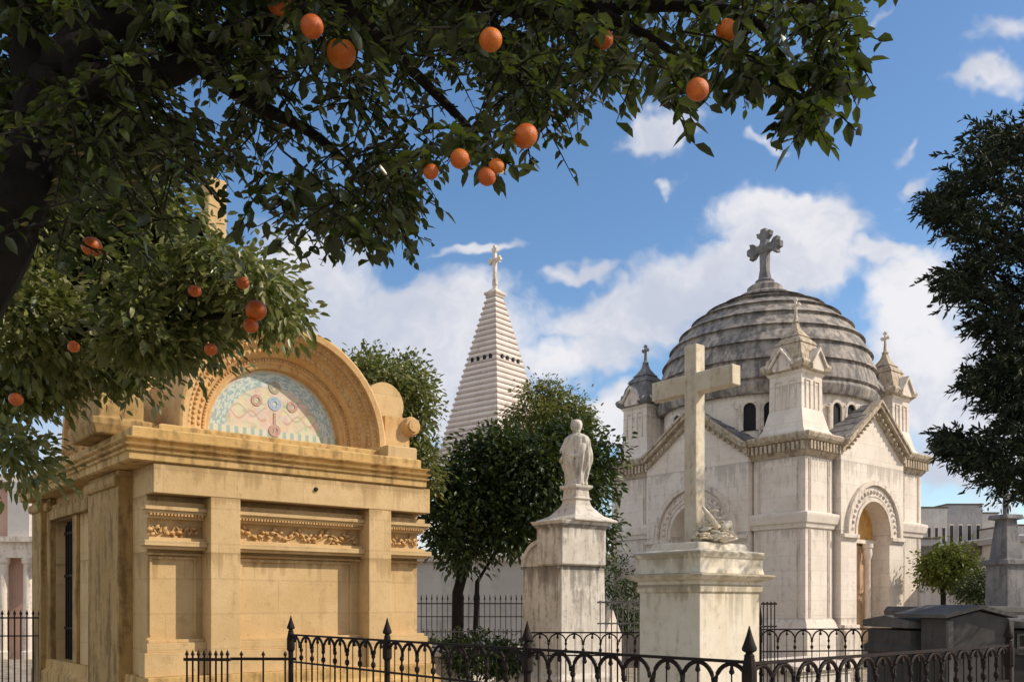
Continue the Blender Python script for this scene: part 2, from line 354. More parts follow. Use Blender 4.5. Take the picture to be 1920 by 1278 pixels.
# ------------------------------------------------------------------ ground and hills
mb = MB(); g_ = 60
vs = {}
for i in range(g_+1):
    for j in range(g_+1):
        x = -600 + 1200*i/g_; y = -200 + 1400*j/g_
        vs[i, j] = mb.b.verts.new((x, y, 0))
for i in range(g_):
    for j in range(g_): mb.face([vs[i,j], vs[i+1,j], vs[i+1,j+1], vs[i,j+1]])
m_ground = stone('cemetery_gravel', (.34,.28,.22), (.42,.36,.29), stain=(.06,.075,.03), st_amt=.7, st_lo=.46, bump=.8, sc=.8)
go = mb.build('ground', m_ground); go['kind'] = 'structure'
def hill(name, x0, x1, Y, hmax, seed, m):
    mb = MB(); rnds = random.Random(seed); rows = []
    for j in range(9):
        row = []
        for i in range(41):
            t = i/40; x = x0 + (x1-x0)*t; e = math.sin(PI*t)**.5
            h = hmax * math.sin(PI*min(1, j/8*.5 + .0)) * e * (.75 + .25*math.sin(5*t+seed) + .12*math.sin(13*t+seed*2))
            row.append(mb.b.verts.new((x, Y + j*22, h + rnds.uniform(-.6, .6)*(j > 0) - .3)))
        rows.append(row)
    for a, b in zip(rows, rows[1:]):
        for i in range(40): mb.face([a[i], a[i+1], b[i+1], b[i]])
    o = mb.build(name, m, smooth=True); o['kind'] = 'structure'
m_hill = plain('distant_hillside', (.13,.12,.09), .9, var=.4, sc=.08, c2=(.07,.085,.05))
hill('hills', 70, 260, 160, 23, 3, m_hill)
hill('hills', -260, 20, 230, 14, 5, m_hill)

# ------------------------------------------------------------------ ochre mausoleum
A = Plot(282, 10.5)
Wd, Dp = 3.79, 5.25
mz = thing('ochre_mausoleum', 'ochre sandstone mausoleum with mosaic lunette and panelled side wall behind iron fence', 'mausoleum', A.loc(), RZ)
ZT = A.fz(795, -.3, -.14)               # top of the parapet ledge
b = MB(); b.box(.5, .13, 0, Wd, Dp, 3.22); b.box(0, .131, 0, .499, 3.3, 3.219); b.box(0, 4.45, 0, .499, Dp-.001, 3.219); b.box(0, 3.301, 2.86, .499, 4.449, 3.218); b.build('wall', m_ochre, mz)
# pilasters, lintel strip
zl = 2.87
xs = [.65, 1.02, 2.82, 3.17]
b = MB()
b.box(xs[0], -.17, .74, xs[1], .14, zl); b.box(xs[2], -.17, .74, xs[3], .14, zl)
b.box(-.02, -.17, zl+.001, Wd+.02, .14, 3.215)
b.build('pilaster', m_ochre, mz, bevel=.008)
# recessed panel mouldings between the pilasters (front) : cornice, frieze with relief, band, panel frame, base
for s0, s1, ex in ((-.02, .65, -1), (1.02, 2.82, 0), (3.17, Wd+.02, 1)):
    b = MB()
    for z0, z1, dd in ((2.74, 2.80, .0), (2.69, 2.735, .06), (2.655, 2.69, .03), (2.60, 2.655, -.03), (2.335, 2.375, -.0), (2.27, 2.335, .07), (2.235, 2.27, .03), (2.17, 2.20, -.06), (1.13, 1.17, -.02), (1.02, 1.13, .03), (.74, 1.02, .07)):
        e0 = max(dd, 0) if ex < 0 else 0; e1 = max(dd, 0)+.03 if ex > 0 else 0
        b.box(s0 - e0 + .001, -dd, z0, s1 + e1 - .001, .1295, z1)
    b.build('panel_moulding', m_ochre, mz, bevel=.006)
    b = MB(); k = int((s1-s0)/.085); pl = front(.0)
    for i in range(k):      # carved leaves of the frieze: a wavy stem with curled leaves
        s = s0 + .04 + (s1-s0-.06)*i/k; z = 2.47 + .035*math.sin(i*1.4)
        Mr = Matrix.Rotation(random.uniform(-1, 1), 3, 'Y')
        b.ball((s, .10, z), .045, 7, (1.0, .75, .5), Mr)
        b.ball((s+.035, .10, z + random.choice((-.055, .05))), .03, 7, (1.1, .9, .7), Mr)
        b.ball((s+.02, .095, z + random.uniform(-.05,.05)), .017, 6, (1, 1.3, 1))
    b.tube([(s0+.02+(s1-s0-.04)*i/30,   .10, 2.47+.05*math.sin(i*.9)) for i in range(31)], .010, 5)
    b.build('carved_frieze', m_carved, mz, smooth=True)
    b = MB()
    for i in range(int((s1-s0)/.04)):
        s = s0+.012+.04*i; b.box(s, -.025, 2.63, s+.022, .05, 2.656)
    b.build('dentil_row', m_carved, mz)
b = MB(); b.strip([(1.14, 1.22), (1.14, 2.14), (2.70, 2.14), (2.70, 1.22)], -.018, .018, -.0, .028, front(.13)); b.strip([(.04, 1.22), (.04, 2.14), (.56, 2.14), (.56, 1.22)], -.014, .014, 0, .026, front(.13)); b.build('panel_frame', m_ochre, mz)
b = MB(); b.rect(-.04, -.15, Wd+.04, Dp+.04, [(0, .12), (.55, .12), (.60, .06), (.74, .05)]); b.build('plinth', m_ochre_old, mz, bevel=.01)
# small square hole of a fixing in the lintel strip
b = MB(); xh = A.fx(592, -.17); b.tube([(xh, -.172, 3.07), (xh, -.20, 3.07)], [.03, .022], 8); b.build('bolt', m_iron, mz)
# entablature and parapet
zf = 3.22
b = MB(); b.rect(-.10, 0, Wd-.26, Dp+.1, [(zf, .17), (zf+.015, .20), (zf+.10, .20), (zf+.105, .225), (zf+.13, .235), (zf+.135, .195), (zf+.155, .20), (zf+.17, .24), (zf+.19, .25), (zf+.195, .19), (zf+.225, .20), (zf+.25, .235), (zf+.265, .24), (zf+.27, .16), (ZT-.14, .145), (ZT-.02, .145), (ZT, .125)])
b.build('cornice', m_ochre_old, mz)
b = MB(); b.rect(.15, .15, Wd-.15, Dp-.15, [(ZT-.05, 0), (ZT+.10, 0), (ZT+.12, -.03)]); b.build('roof', m_ochre_old, mz)
# arched gable with stepped archivolt
cxm, czm = 1.93, A.fz(695, 1.93, .84) - .95
prof = [(.955,.86),(.955,.75),(.975,.735),(1.00,.735),(1.01,.715),(1.03,.70),(1.075,.70),(1.09,.66),(1.12,.60),(1.16,.565),(1.20,.54),(1.235,.52),(1.235,.48),(1.29,.47),(1.31,.43),(1.37,.41),(1.37,.34),(1.44,.33),(1.47,.35),(1.47,1.6)]
def archivolt(mb, pl, cs, cz, n=48):
    rings = []
    zb = ZT-.03
    for i in range(n+1):
        a = PI*i/n; rings.append([pl(cs - r*math.cos(a), cz + r*math.sin(a), d) for r, d in prof] + [pl(cs - .955*math.cos(a), cz + .955*math.sin(a), 1.6)])
    lo = [pl(cs - r, zb, d) for r, d in prof] + [pl(cs-.955, zb, 1.6)]; hi = [pl(cs + r, zb, d) for r, d in prof] + [pl(cs+.955, zb, 1.6)]
    mb.loft([lo] + rings + [hi])
fpl = lambda s, z, d: (s, d, z)
lpl = lambda s, z, d: (d-.32, s, z)
def arch_gable(pl, cs, cz, tag):
    b = MB(); archivolt(b, pl, cs, cz); b.build('archivolt', m_carved, mz, smooth=25)
    b = MB()
    for r, d, n, w in ((1.055, .69, 74, .012), (1.262, .468, 64, .016), (1.335, .41, 60, .013)):
        for i in range(n):
            a = PI*(i+.5)/n; b.ball(pl(cs - r*math.cos(a), cz + r*math.sin(a), d), w*1.5, 6)
    for i in range(46):     # leaf tips carved along the hollow
        a = PI*(i+.5)/46; r = 1.16
        b.ball(pl(cs - r*math.cos(a), cz + r*math.sin(a), .56), .036, 7, (.8, .8, .8))
    b.build('bead_moulding', m_carved, mz, smooth=True)
    z0 = ZT-.03
    for side in (-1, 1):    # carved jamb blocks under the arch feet
        pass
    m = MB(); pts = [pl(cs-.953, z0, .845)] + [pl(cs - .953*math.cos(PI*i/40), cz + .953*math.sin(PI*i/40), .845) for i in range(41)] + [pl(cs+.953, z0, .845)]
    dv = Vector(pl(0, 0, 1)) - Vector(pl(0, 0, 0)); m.prism(pts, dv*.08)
    return m
def mosaic_mat(name, cs, cz, axis):
    m, t, b_ = mat(name); co = N(t, 'ShaderNodeTexCoord').outputs['Object']; sp = N(t, 'ShaderNodeSeparateXYZ', {0: co})
    u = M_(t, 'SUBTRACT', sp.outputs[axis], cs); v = M_(t, 'SUBTRACT', sp.outputs[2], cz)
    r = M_(t, 'SQRT', M_(t, 'ADD', M_(t, 'MULTIPLY', u, u), M_(t, 'MULTIPLY', v, v))); th = M_(t, 'ARCTAN2', v, u)
    pol = N(t, 'ShaderNodeCombineXYZ', {0: M_(t, 'MULTIPLY', th, 7.0), 1: M_(t, 'MULTIPLY', r, 16.0)}).outputs[0]
    vo = N(t, 'ShaderNodeTexVoronoi', {'Vector': pol, 'Scale': 1.6}).outputs['Color']
    tes = N(t, 'ShaderNodeTexVoronoi', {'Vector': co, 'Scale': 75.0}); tcol = tes.outputs['Color']
    ed = N(t, 'ShaderNodeTexVoronoi', {'Vector': co, 'Scale': 75.0}, feature='DISTANCE_TO_EDGE').outputs[0]
    n1 = noise(t, co, 4.5, 2); n2 = noise(t, N(t, 'ShaderNodeVectorMath', {0: co, 1: (3, 5, 7)}, operation='ADD').outputs[0], 5.5, 2)
    field = MIX(t, RAMP(t, n1, .45, .6), (.66,.58,.40), (.66,.50,.38)); field = MIX(t, RAMP(t, n2, .55, .65), field, (.42,.47,.30))
    pc_ = N(t, 'ShaderNodeTexVoronoi', {'Vector': co, 'Scale': 13.0}).outputs['Color']
    field = MIX(t, .22, field, MIX(t, .5, pc_, (.6,.55,.45)))
    au = M_(t, 'ABSOLUTE', u)
    for k_, (h0, am_, fr_, c_) in enumerate(((.36, .07, 15.0, (.34,.36,.24)), (.30, .06, 19.0, (.45,.24,.18)), (.52, .05, 13.0, (.30,.38,.34)))):
        ln_ = M_(t, 'LESS_THAN', M_(t, 'ABSOLUTE', M_(t, 'SUBTRACT', v, M_(t, 'ADD', h0, M_(t, 'MULTIPLY', M_(t, 'SINE', M_(t, 'ADD', M_(t, 'MULTIPLY', au, fr_), k_*1.3)), am_)))), .016)
        field = MIX(t, M_(t, 'MULTIPLY', M_(t, 'MULTIPLY', ln_, M_(t, 'GREATER_THAN', au, .12)), .55), field, c_)
    vs_ = N(t, 'ShaderNodeSeparateXYZ', {0: N(t, 'ShaderNodeTexVoronoi', {'Vector': pol, 'Scale': 3.0}).outputs['Color']}).outputs[0]
    border = MIX(t, RAMP(t, vs_, .45, .6), (.55,.62,.57), (.30,.42,.43))
    foot = MIX(t, RAMP(t, M_(t, 'SINE', M_(t, 'MULTIPLY', u, 55.0)), -.2, .5), (.62,.62,.50), (.34,.44,.38))
    ring = M_(t, 'MULTIPLY', RAMP(t, r, .715, .73), M_(t, 'SUBTRACT', 1.0, RAMP(t, r, .90, .92)))
    col = MIX(t, ring, field, border)
    col = MIX(t, M_(t, 'SUBTRACT', 1.0, RAMP(t, v, .12, .13)), col, foot)
    col = MIX(t, M_(t, 'SUBTRACT', .30, M_(t, 'MULTIPLY', RAMP(t, ed, .02, .06), .30)), col, (.35,.32,.27))
    col = MIX(t, .10, col, tcol, 'OVERLAY')
    t.links.new(col, b_.inputs['Base Color']); b_.inputs['Roughness'].default_value = .35; return m
md = arch_gable(fpl, cxm, czm, 'f')
tym = md.build('mosaic_lunette', mosaic_mat('lunette_mosaic', cxm, czm, 0), mz)
cyl = A.fy(140, -.1); md = arch_gable(lpl, 2.75, czm, 'l'); tyl = md.build('mosaic_lunette', mosaic_mat('side_lunette_mosaic', 2.75, czm, 1), mz)
m_red = plain('red_tesserae', (.40,.22,.18), .5, sc=60, c2=(.58,.42,.34)); m_blue = plain('blue_tesserae', (.22,.32,.50), .5, sc=60, c2=(.50,.58,.66)); m_olive = plain('olive_tesserae', (.30,.27,.20), .5, sc=60, c2=(.45,.42,.32)); m_pale = plain('pale_tesserae', (.70,.68,.62), .5, sc=60)
def disc(mb, s, z, r, d0, d1, ri=0):
    n = 24
    if ri: mb.loft([[fpl(s+ra*math.cos(2*PI*i/n), z+ra*math.sin(2*PI*i/n), dd) for ra, dd in ((r, d0), (r, d1), (ri, d1), (ri, d0))] for i in range(n+1)], cap=False)
    else: mb.prism([fpl(s+r*math.cos(2*PI*i/n), z+r*math.sin(2*PI*i/n), d0) for i in range(n)], (0, d1-d0, 0))
zc = czm + .50; d0, d1 = .8448, .836
b = MB(); b.box(cxm-.018, d1, czm+.05, cxm+.018, d0, zc-.13); disc(b, cxm, czm+.13, .085, d0, d1-.002, .04); disc(b, cxm-.26, zc+.01, .078, d0, d1, .04); disc(b, cxm+.26, zc-.01, .078, d0, d1, .04); b.build('mosaic_cross', m_red, tym)
b = MB(); disc(b, cxm, zc, .095, d0, d1, .03); b.build('mosaic_cross_centre', m_blue, tym)
b = MB(); disc(b, cxm, zc+.22, .085, d0, d1, .035); b.build('mosaic_cross_head', m_olive, tym)
# scrolled acroteria and corner block on the parapet
b = MB(); b.rect(Wd-.62, -.08, Wd-.14, .55, [(ZT-.01, 0), (ZT+.16, 0), (ZT+.17, -.02)]); b.build('corner_block', m_ochre, mz, bevel=.012)
xq = A.fx(758, .7); zq_ = A.fz(803, xq, .7)
b = MB(); b.tube([(xq, .45, zq_), (xq, .50, zq_), (xq, 1.1, zq_)], [.12, .145, .145], 20); b.box(xq-.42, .56, ZT, xq, 1.05, zq_+.12); b.tube([(xq, .42, zq_), (xq, .45, zq_)], .09, 14); b.build('scroll', m_carved, mz, smooth=35)
xq = A.fx(706, 1.5); zq_ = A.fz(722, xq, 1.5)-.34
b = MB(); b.tube([(xq, 1.25, zq_), (xq, 2.3, zq_)], .34, 28); b.box(xq-.33, 1.27, ZT-.02, xq+.33, 2.28, zq_); b.build('rounded_block', m_ochre, mz, smooth=35)
# crossing barrel roof, pedestal and cross
b = MB(); b.prism([(.4 , 2.9 - 1.3*math.cos(PI*i/20), czm - .05 + 1.2*math.sin(PI*i/20)) for i in range(21)] + [(.4, 4.2, ZT), (.4, 1.6, ZT)], (3.2, 0, 0)); b.build('roof_vault', m_ochre_old, mz, smooth=40)
b = MB(); zb = czm+1.1; b.rect(1.55, 2.55, 2.15, 3.15, [(zb-.3, .3), (zb+.25, .3), (zb+.3, .1), (zb+.75, .08), (zb+.8, .16), (zb+.9, .16)]); b.build('cross_pedestal', m_ochre_old, mz)
zt = A.fz(342, 1.85, 2.85)
def block_cross(mb, x, y, z0, z1, t, arm, za, w=None):
    w = w or t
    mb.box(x-t/2, y-w/2, z0, x+t/2, y+w/2, z1)
    mb.box(x-t/2+.004, y-arm, za-w/2, x+t/2-.004, y+arm, za+w/2)
b = MB(); block_cross(b, 1.85, 2.85, zb+.9, zt, .29, .40, zt-1.25, .34); b.build('cross', m_ochre, mz, bevel=.02)
# door side: piers, caps, door
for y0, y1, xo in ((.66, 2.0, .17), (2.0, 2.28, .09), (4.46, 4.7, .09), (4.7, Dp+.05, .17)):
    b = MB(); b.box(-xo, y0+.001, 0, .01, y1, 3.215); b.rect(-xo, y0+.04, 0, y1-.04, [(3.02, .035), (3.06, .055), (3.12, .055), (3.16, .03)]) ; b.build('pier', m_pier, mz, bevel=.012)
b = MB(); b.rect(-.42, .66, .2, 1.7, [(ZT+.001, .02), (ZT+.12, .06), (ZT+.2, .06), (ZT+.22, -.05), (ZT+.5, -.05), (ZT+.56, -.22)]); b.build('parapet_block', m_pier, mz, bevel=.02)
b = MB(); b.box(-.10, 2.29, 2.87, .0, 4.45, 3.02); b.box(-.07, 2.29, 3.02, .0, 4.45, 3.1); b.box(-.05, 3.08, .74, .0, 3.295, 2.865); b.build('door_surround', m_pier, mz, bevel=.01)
dr = MB(); dr.box(.15, 3.302, 0, .498, 4.448, 2.855); dro = dr.build('door', m_darkin, mz)
b = MB()
for i in range(8): b.box(.11, 3.38+.14*i, .1, .13, 3.40+.14*i, 2.8)
for z in (.2, 1.2, 2.0, 2.65): b.box(.105, 3.31, z, .135, 4.44, z+.04)
b.build('door_grille', m_iron, dro)

# ------------------------------------------------------------------ domed mausoleum
B = Plot(1510, 22.0)
WB, DB = 5.85, 6.55
dm = thing('domed_mausoleum', 'pale marble mausoleum with large grey dome and four pinnacled corner turrets', 'mausoleum', B.loc(), RZ)
zc0, zc1 = 5.22, 5.76; PW = 1.22; PD = 1.5
xp0, xp1 = PW+.12, WB-PW-.12      # portal limits on the front
yp0, yp1 = PD+.05, DB-PD-.05
cxp, cyp = (xp0+xp1)/2, (yp0+yp1)/2
za = 6.62
b = MB(); b.box(.60, .60, 0, WB-.60, DB-.60, 5.5); b.build('wall', m_white, dm)
for x0, x1, y0, y1 in ((0, PW, 0, PD), (WB-PW, WB, 0, PD), (0, PW, DB-PD, DB), (WB-PW, WB, DB-PD, DB)):
    b = MB(); b.rect(x0, y0, x1, y1, [(0, .14), (.9, .14), (1.0, .10), (1.14, .06), (1.2, .02), (1.22, 0), (3.44, 0), (3.46, .04), (3.56, .06), (3.58, .10), (3.76, .14), (3.82, .14), (3.86, 0), (5.22, 0)])
    for x, y in ((x0, y0), (x1, y0), (x0, y1), (x1, y1)): pass
    b.build('corner_pier', m_white, dm, bevel=.012)
    b = MB()
    for za_, zb_ in ((1.24, 3.42), (3.88, 5.18)):
        for s in (.16, .22, x1-x0-.22, x1-x0-.16):
            b.box(x0+s-.012, y0-.022, za_, x0+s+.012, y0, zb_)
        for s in (.16, .22, y1-y0-.22, y1-y0-.16):
            b.box(x0-.022, y0+s-.012, za_, x0, y0+s+.012, zb_)
    b.build('pilaster_fluting', m_whitetrim, dm)
    b = MB(); b.rect(x0, y0, x1, y1, [(zc0, .02), (zc0+.06, .06), (zc0+.1, .10), (zc0+.34, .14), (zc0+.36, .22), (zc0+.42, .27), (zc0+.50, .30), (zc0+.54, .28)]); b.build('cornice', m_frieze, dm)
    b = MB()
    def corbels(horizontal, a0, a1, fixed):
        n = max(2, int((a1-a0)/.13))
        for i in range(n):
            s = a0 + (a1-a0)*(i+.5)/n
            if horizontal: b.box(s-.035, fixed-.2, zc0+.13, s+.035, fixed-.1, zc0+.33)
            else: b.box(fixed-.2, s-.035, zc0+.13, fixed-.1, s+.035, zc0+.33)
    corbels(True, x0-.1, x1+.1, y0); corbels(False, y0-.1, y1+.1, x0)
    b.build('corbel_row', m_frieze, dm)
# gabled portals (four sides; the two seen carry their arches)
def portal(kind):
    if kind in ('front', 'back'): s0, s1, c = xp0, xp1, cxp
    else: s0, s1, c = yp0, yp1, cyp
    if kind == 'front': pl = front(0)
    elif kind == 'left': pl = left(0)
    elif kind == 'back': pl = lambda s, z, d: (s, DB+d, z)
    else: pl = lambda s, z, d: (WB+d, s, z)
    proud = .16
    sp, r_in = 3.43, .84
    b = MB()
    # wall of the portal with an arched opening: outer gable outline and inner arch, joined as a ring
    inner = [(c+r_in, 0.5), (c+r_in, sp)] + [(c+r_in*math.cos(PI*i/16), sp+r_in*math.sin(PI*i/16)) for i in range(1, 16)] + [(c-r_in, sp), (c-r_in, .5)]
    outer = [(s1, .5), (s1, sp)]
    m_ = len(inner)-4
    top = [(s1, sp+1.1), (s1, zc0+.3), (c+.75*(s1-c), zc0+.3+.25*(za-zc0-.35)), (c+.5*(s1-c), zc0+.3+.5*(za-zc0-.35)), (c+.25*(s1-c), zc0+.3+.75*(za-zc0-.35)), (c, za-.05)]
    full = top + [(2*c-x, z) for x, z in top[:-1][::-1]]
    # resample the top outline to the number of arch points
    def resample(P, n):
        d = [0]; 
        for a_, b_ in zip(P, P[1:]): d.append(d[-1] + math.dist(a_, b_))
        out = []
        for k in range(n):
            t = d[-1]*k/(n-1); i = max(j for j in range(len(d)) if d[j] <= t+1e-9); i = min(i, len(P)-2)
            f = (t-d[i])/(d[i+1]-d[i]) if d[i+1] > d[i] else 0; out.append((P[i][0]+(P[i+1][0]-P[i][0])*f, P[i][1]+(P[i+1][1]-P[i][1])*f))
        return out
    outer = [(s1, .5), (s1, sp)] + resample(full, m_) + [(s0, sp), (s0, .5)]
    rings = [[pl(*o, proud), pl(*i_, proud), pl(*i_, -.45), pl(*o, -.39)] for o, i_ in zip(outer, inner)]
    b.loft(rings)
    po = b.build('portal', m_white, dm)
    b = MB()      # arch rings
    for ra, rb, dd in ((r_in+.0, r_in+.09, .20), (r_in+.13, r_in+.38, .185), (r_in+.42, r_in+.54, .26)):
        b.strip([(c-ra, 3.36)] + arc(c, sp, ra) + [(c+ra, 3.36)], 0, rb-ra, proud-.01, dd, pl)
    b.build('arch_moulding', m_whitetrim, po)
    b = MB()
    for i in range(21):
        a = PI*(i+.5)/21; b.ball(pl(c+(r_in+.25)*math.cos(a), sp+(r_in+.25)*math.sin(a), .185), .055, 6, (1,1,1))
    b.build('arch_carving', m_whitetrim, po, smooth=True)
    b = MB()      # impost band on both sides of the opening
    for q0, q1 in ((s0-.0, c-r_in-.005), (c+r_in+.005, s1)):
        for z0, z1, dd in ((3.20, 3.26, .20), (3.26, 3.36, .26)): b.prism([pl(q0, z0, proud-.01), pl(q1, z0, proud-.01), pl(q1, z1, proud-.01), pl(q0, z1, proud-.01)], Vector(pl(0, 0, dd)) - Vector(pl(0, 0, proud-.01)))
        for z0, z1, dd in ((0, .9, .30), (.9, 1.05, .26)): b.prism([pl(q0, z0, proud-.01), pl(q1, z0, proud-.01), pl(q1, z1, proud-.01), pl(q0, z1, proud-.01)], Vector(pl(0, 0, dd)) - Vector(pl(0, 0, proud-.01)))
    b.build('impost', m_whitetrim, po, bevel=.01)
    b = MB()      # raking cornice
    e = .02
    path = [(s0-e, zc0+.14), (s0+.12, zc0+.14), (c, za-.16), (s1-.12, zc0+.14), (s1+e, zc0+.14)]
    b.strip(path, .07, .22, proud-.01, .24, pl); b.strip(path, .222, .31, proud-.01, .38, pl); b.strip(path, .312, .37, proud-.02, .42, pl)
    b.build('raking_cornice', m_frieze, po)
    b = MB(); b.lathe([(.9, .09), (1.0, .10), (1.1, .08), (2.75, .07), (2.8, .09), (2.9, .12), (3.05, .11), (3.08, .14), (3.19, .14)], 12, *( (c+.25, .14) if kind == 'front' else (WB+9, 99)))
    if kind == 'front': b.build('column', m_whitetrim, po, smooth=35)
    b = MB(); k = 10  # small brackets along the rake
    for i in range(k):
        f = (i+.5)/k
        for sg in (-1, 1):
            s = c + sg*(s1-.12-c)*f; z = za-.16 + (zc0+.14-za+.16)*f + .12
            b.ball(pl(s, z, .28), .05, 6)
    b.build('bracket_row', m_frieze, po)
    b = MB()      # roof slopes behind the gable running to the drum
    y_in = -1.9
    for sg in (-1, 1):
        e0 = (c, za+.20); e1 = (c+sg*(s1-c+.05), zc0+.52)
        b.loft([[pl(e0[0], e0[1]+o, d), pl(e1[0], e1[1]+o, d)] + [pl(e1[0], e1[1]+o-.06, d), pl(e0[0], e0[1]+o-.06, d)] for d, o in ((.30, 0), (y_in, 0))])
    for j in range(5): 
        for sg in (-1, 1):
            f0, f1 = j/5, (j+1)/5
            P = [(c+sg*(s1-c+.05)*f, za+.20+(zc0+.52-za-.2)*f) for f in (f0, f1)]
            b.loft([[pl(P[0][0], P[0][1]+.03, d), pl(P[1][0], P[1][1]+.055, d), pl(P[1][0], P[1][1]+.005, d), pl(P[0][0], P[0][1]+.002, d)] for d in (.32, y_in)])
    b.build('portal_roof', m_slate, po)
    b = MB(); pts = [pl(c-r_in, .5, -.34), pl(c+r_in, .5, -.34), pl(c+r_in, 3.15, -.34), pl(c-r_in, 3.15, -.34)]
    dv = (Vector(pl(0, 0, -.1)) - Vector(pl(0, 0, -.05)))
    m_door_ = m_doorw if kind in ('front', 'back') else m_whitetrim
    b.prism(pts, dv)
    for z0, z1 in ((.6, 1.7), (1.85, 2.95)):
        for q in (-.42, .42): b.prism([pl(c+q-.32, z0, -.34), pl(c+q+.32, z0, -.34), pl(c+q+.32, z1, -.34), pl(c+q-.32, z1, -.34)], -dv*.5)
    b.build('door', m_door_, po)
    b = MB(); b.prism([pl(c-r_in, 3.18, -.32), pl(c+r_in, 3.18, -.32)] + [pl(c+r_in*math.cos(PI*i/16), sp+r_in*math.sin(PI*i/16), -.32) for i in range(17)], dv)
    b.build('fanlight', m_amber if kind in ('front', 'back') else m_whitetrim, po)
    b = MB(); b.prism([pl(c-r_in, 3.20, -.31), pl(c+r_in, 3.20, -.31), pl(c+r_in, 3.30, -.31), pl(c-r_in, 3.30, -.31)], -dv*1.4); b.build('transom', m_whitetrim, po)
    return po
m_doorw = plain('wooden_door', (.60,.42,.27), .6, var=.25, sc=5); m_amber = plain('amber_fanlight', (.62,.34,.10), .4, var=.3, sc=7, c2=(.50,.26,.07))
pf = portal('front'); portal('left'); portal('back'); portal('right')
# drum
dcx, dcy = 2.93, 3.2
RD = 2.92
def octa(r, z, n=48): return [(dcx+r*math.cos(2*PI*i/n), dcy+r*math.sin(2*PI*i/n), z) for i in range(n)]
b = MB(); b.rect(.3, .3, WB-.3, DB-.3, [(5.4, 0), (5.8, -.05), (6.0, -.4)]); b.build('roof', m_slate, dm)
b = MB(); b.loft([octa(RD, 5.6), octa(RD, 7.08)]); dru = b.build('drum', m_white, dm, smooth=40)
def drumpoint(a, r, t, z): return (dcx + r*math.cos(a) - t*math.sin(a), dcy + r*math.sin(a) + t*math.cos(a), z)
a0 = R(-108) - RZ
zw0, zw1 = 6.12, 6.68
for k in range(8):
    a = a0 + k*PI/4
    for q in (-.26, .26):
        w = .16
        outl = [(-w, zw0), (w, zw0), (w, zw1)] + [(w*math.cos(PI*i/10), zw1+w*math.sin(PI*i/10)) for i in range(1, 10)] + [(-w, zw1)]
        b = MB(); b.prism([drumpoint(a, RD-.02, q+s, z) for s, z in outl], (math.cos(a)*.035, math.sin(a)*.035, 0)); wo = b.build('window', m_darkin, dru)
        b = MB(); b.strip([(q-w, zw0), (q-w, zw1)] + arc(q, zw1, w, 180, 0, 10) + [(q+w, zw0)], -.0, .07, 0, .09, lambda s, z, d: drumpoint(a, RD-.02+d, s, z)); b.build('window_surround', m_whitetrim, wo)
    b = MB()
    for q in (-.52, 0, .52): b.tube([drumpoint(a, RD+.04, q, zw0-.1), drumpoint(a, RD+.04, q, zw1+.05)], .035, 8); b.ball(drumpoint(a, RD+.04, q, zw1+.08), .055, 6)
    b.build('colonnette', m_whitetrim, dru)
# dome
RO = 3.08
prof_d = [(7.06, RD-.1), (7.06, RO-.02), (7.14, RO+.03), (7.30, RO+.06), (7.36, RO+.02), (7.42, RO-.02)]
nb = 8
za_d, H_d = 7.42, 3.06
for i in range(nb):
    t0, t1 = i/nb, (i+1)/nb; p0, p1 = t0*R(77), t1*R(77)
    for f in (0, .5, 1):
        p = p0+(p1-p0)*f; prof_d.append((za_d+H_d*math.sin(p)+ (.0 if f else .045), (RO-.02)*math.cos(p) + (.075, .035, -.005)[int(f*2)] - (.0 if f else .0)))
    prof_d.append((za_d+H_d*math.sin(p1)+.04, (RO-.02)*math.cos(p1)-.012))
zt_d = prof_d[-1][0]
b = MB(); b.lathe(prof_d, 64, dcx, dcy); b.build('dome', m_dome, dm, smooth=22)
b = MB(); b.lathe([(zt_d-.1, .78), (zt_d+.06, .80), (zt_d+.10, .74), (zt_d+.16, .55), (zt_d+.20, .50), (zt_d+.34, .50), (zt_d+.40, .42), (zt_d+.46, .30)], 32, dcx, dcy); b.build('dome_cap', m_dome, dm, smooth=35)
def budded_cross(mb, x, y, z0, h, w, t, rot=0, px=None):
    M4 = Matrix.Translation((x, y, z0)) @ Matrix.Rotation(rot, 4, 'Z')
    zc = h*.63; aw = w/2
    def prof(pts): 
        a = [M4 @ Vector((-t/2, p, q)) for p, q in pts]; mb.prism(a, (M4 @ Vector((t, 0, 0))) - (M4 @ Vector((0, 0, 0))))
    s = w*.11
    prof([(-s*1.5, 0), (s*1.5, 0), (s*.9, zc*.35), (s, zc-s), (-s, zc-s), (-s*.9, zc*.35)])
    for a in (0, 90, 180):
        c_, s_ = math.cos(R(a)), math.sin(R(a)); L = aw if a != 90 else h-zc
        P = [(0, -s), (L*.45, -s*.8), (L*.62, -s*1.7), (L*.85, -s*1.9), (L*.80, -s*.9), (L, -s*.7), (L, s*.7), (L*.80, s*.9), (L*.85, s*1.9), (L*.62, s*1.7), (L*.45, s*.8), (0, s)]
        prof([(p*c_-q*s_, zc+p*s_+q*c_) for p, q in P])
    mb.ball(M4 @ Vector((0, 0, zc)), s*1.7, 10)
zcr = zt_d+.44; htop = B.fz(430, dcx, dcy) - zcr
b = MB(); b.lathe([(zcr, .26), (zcr+.1, .28), (zcr+.2, .14), (zcr+.3, .12)], 16, dcx, dcy); budded_cross(b, dcx, dcy, zcr+.1, htop-.1, 1.12, .2); b.build('cross', m_slate, dm, bevel=.015)
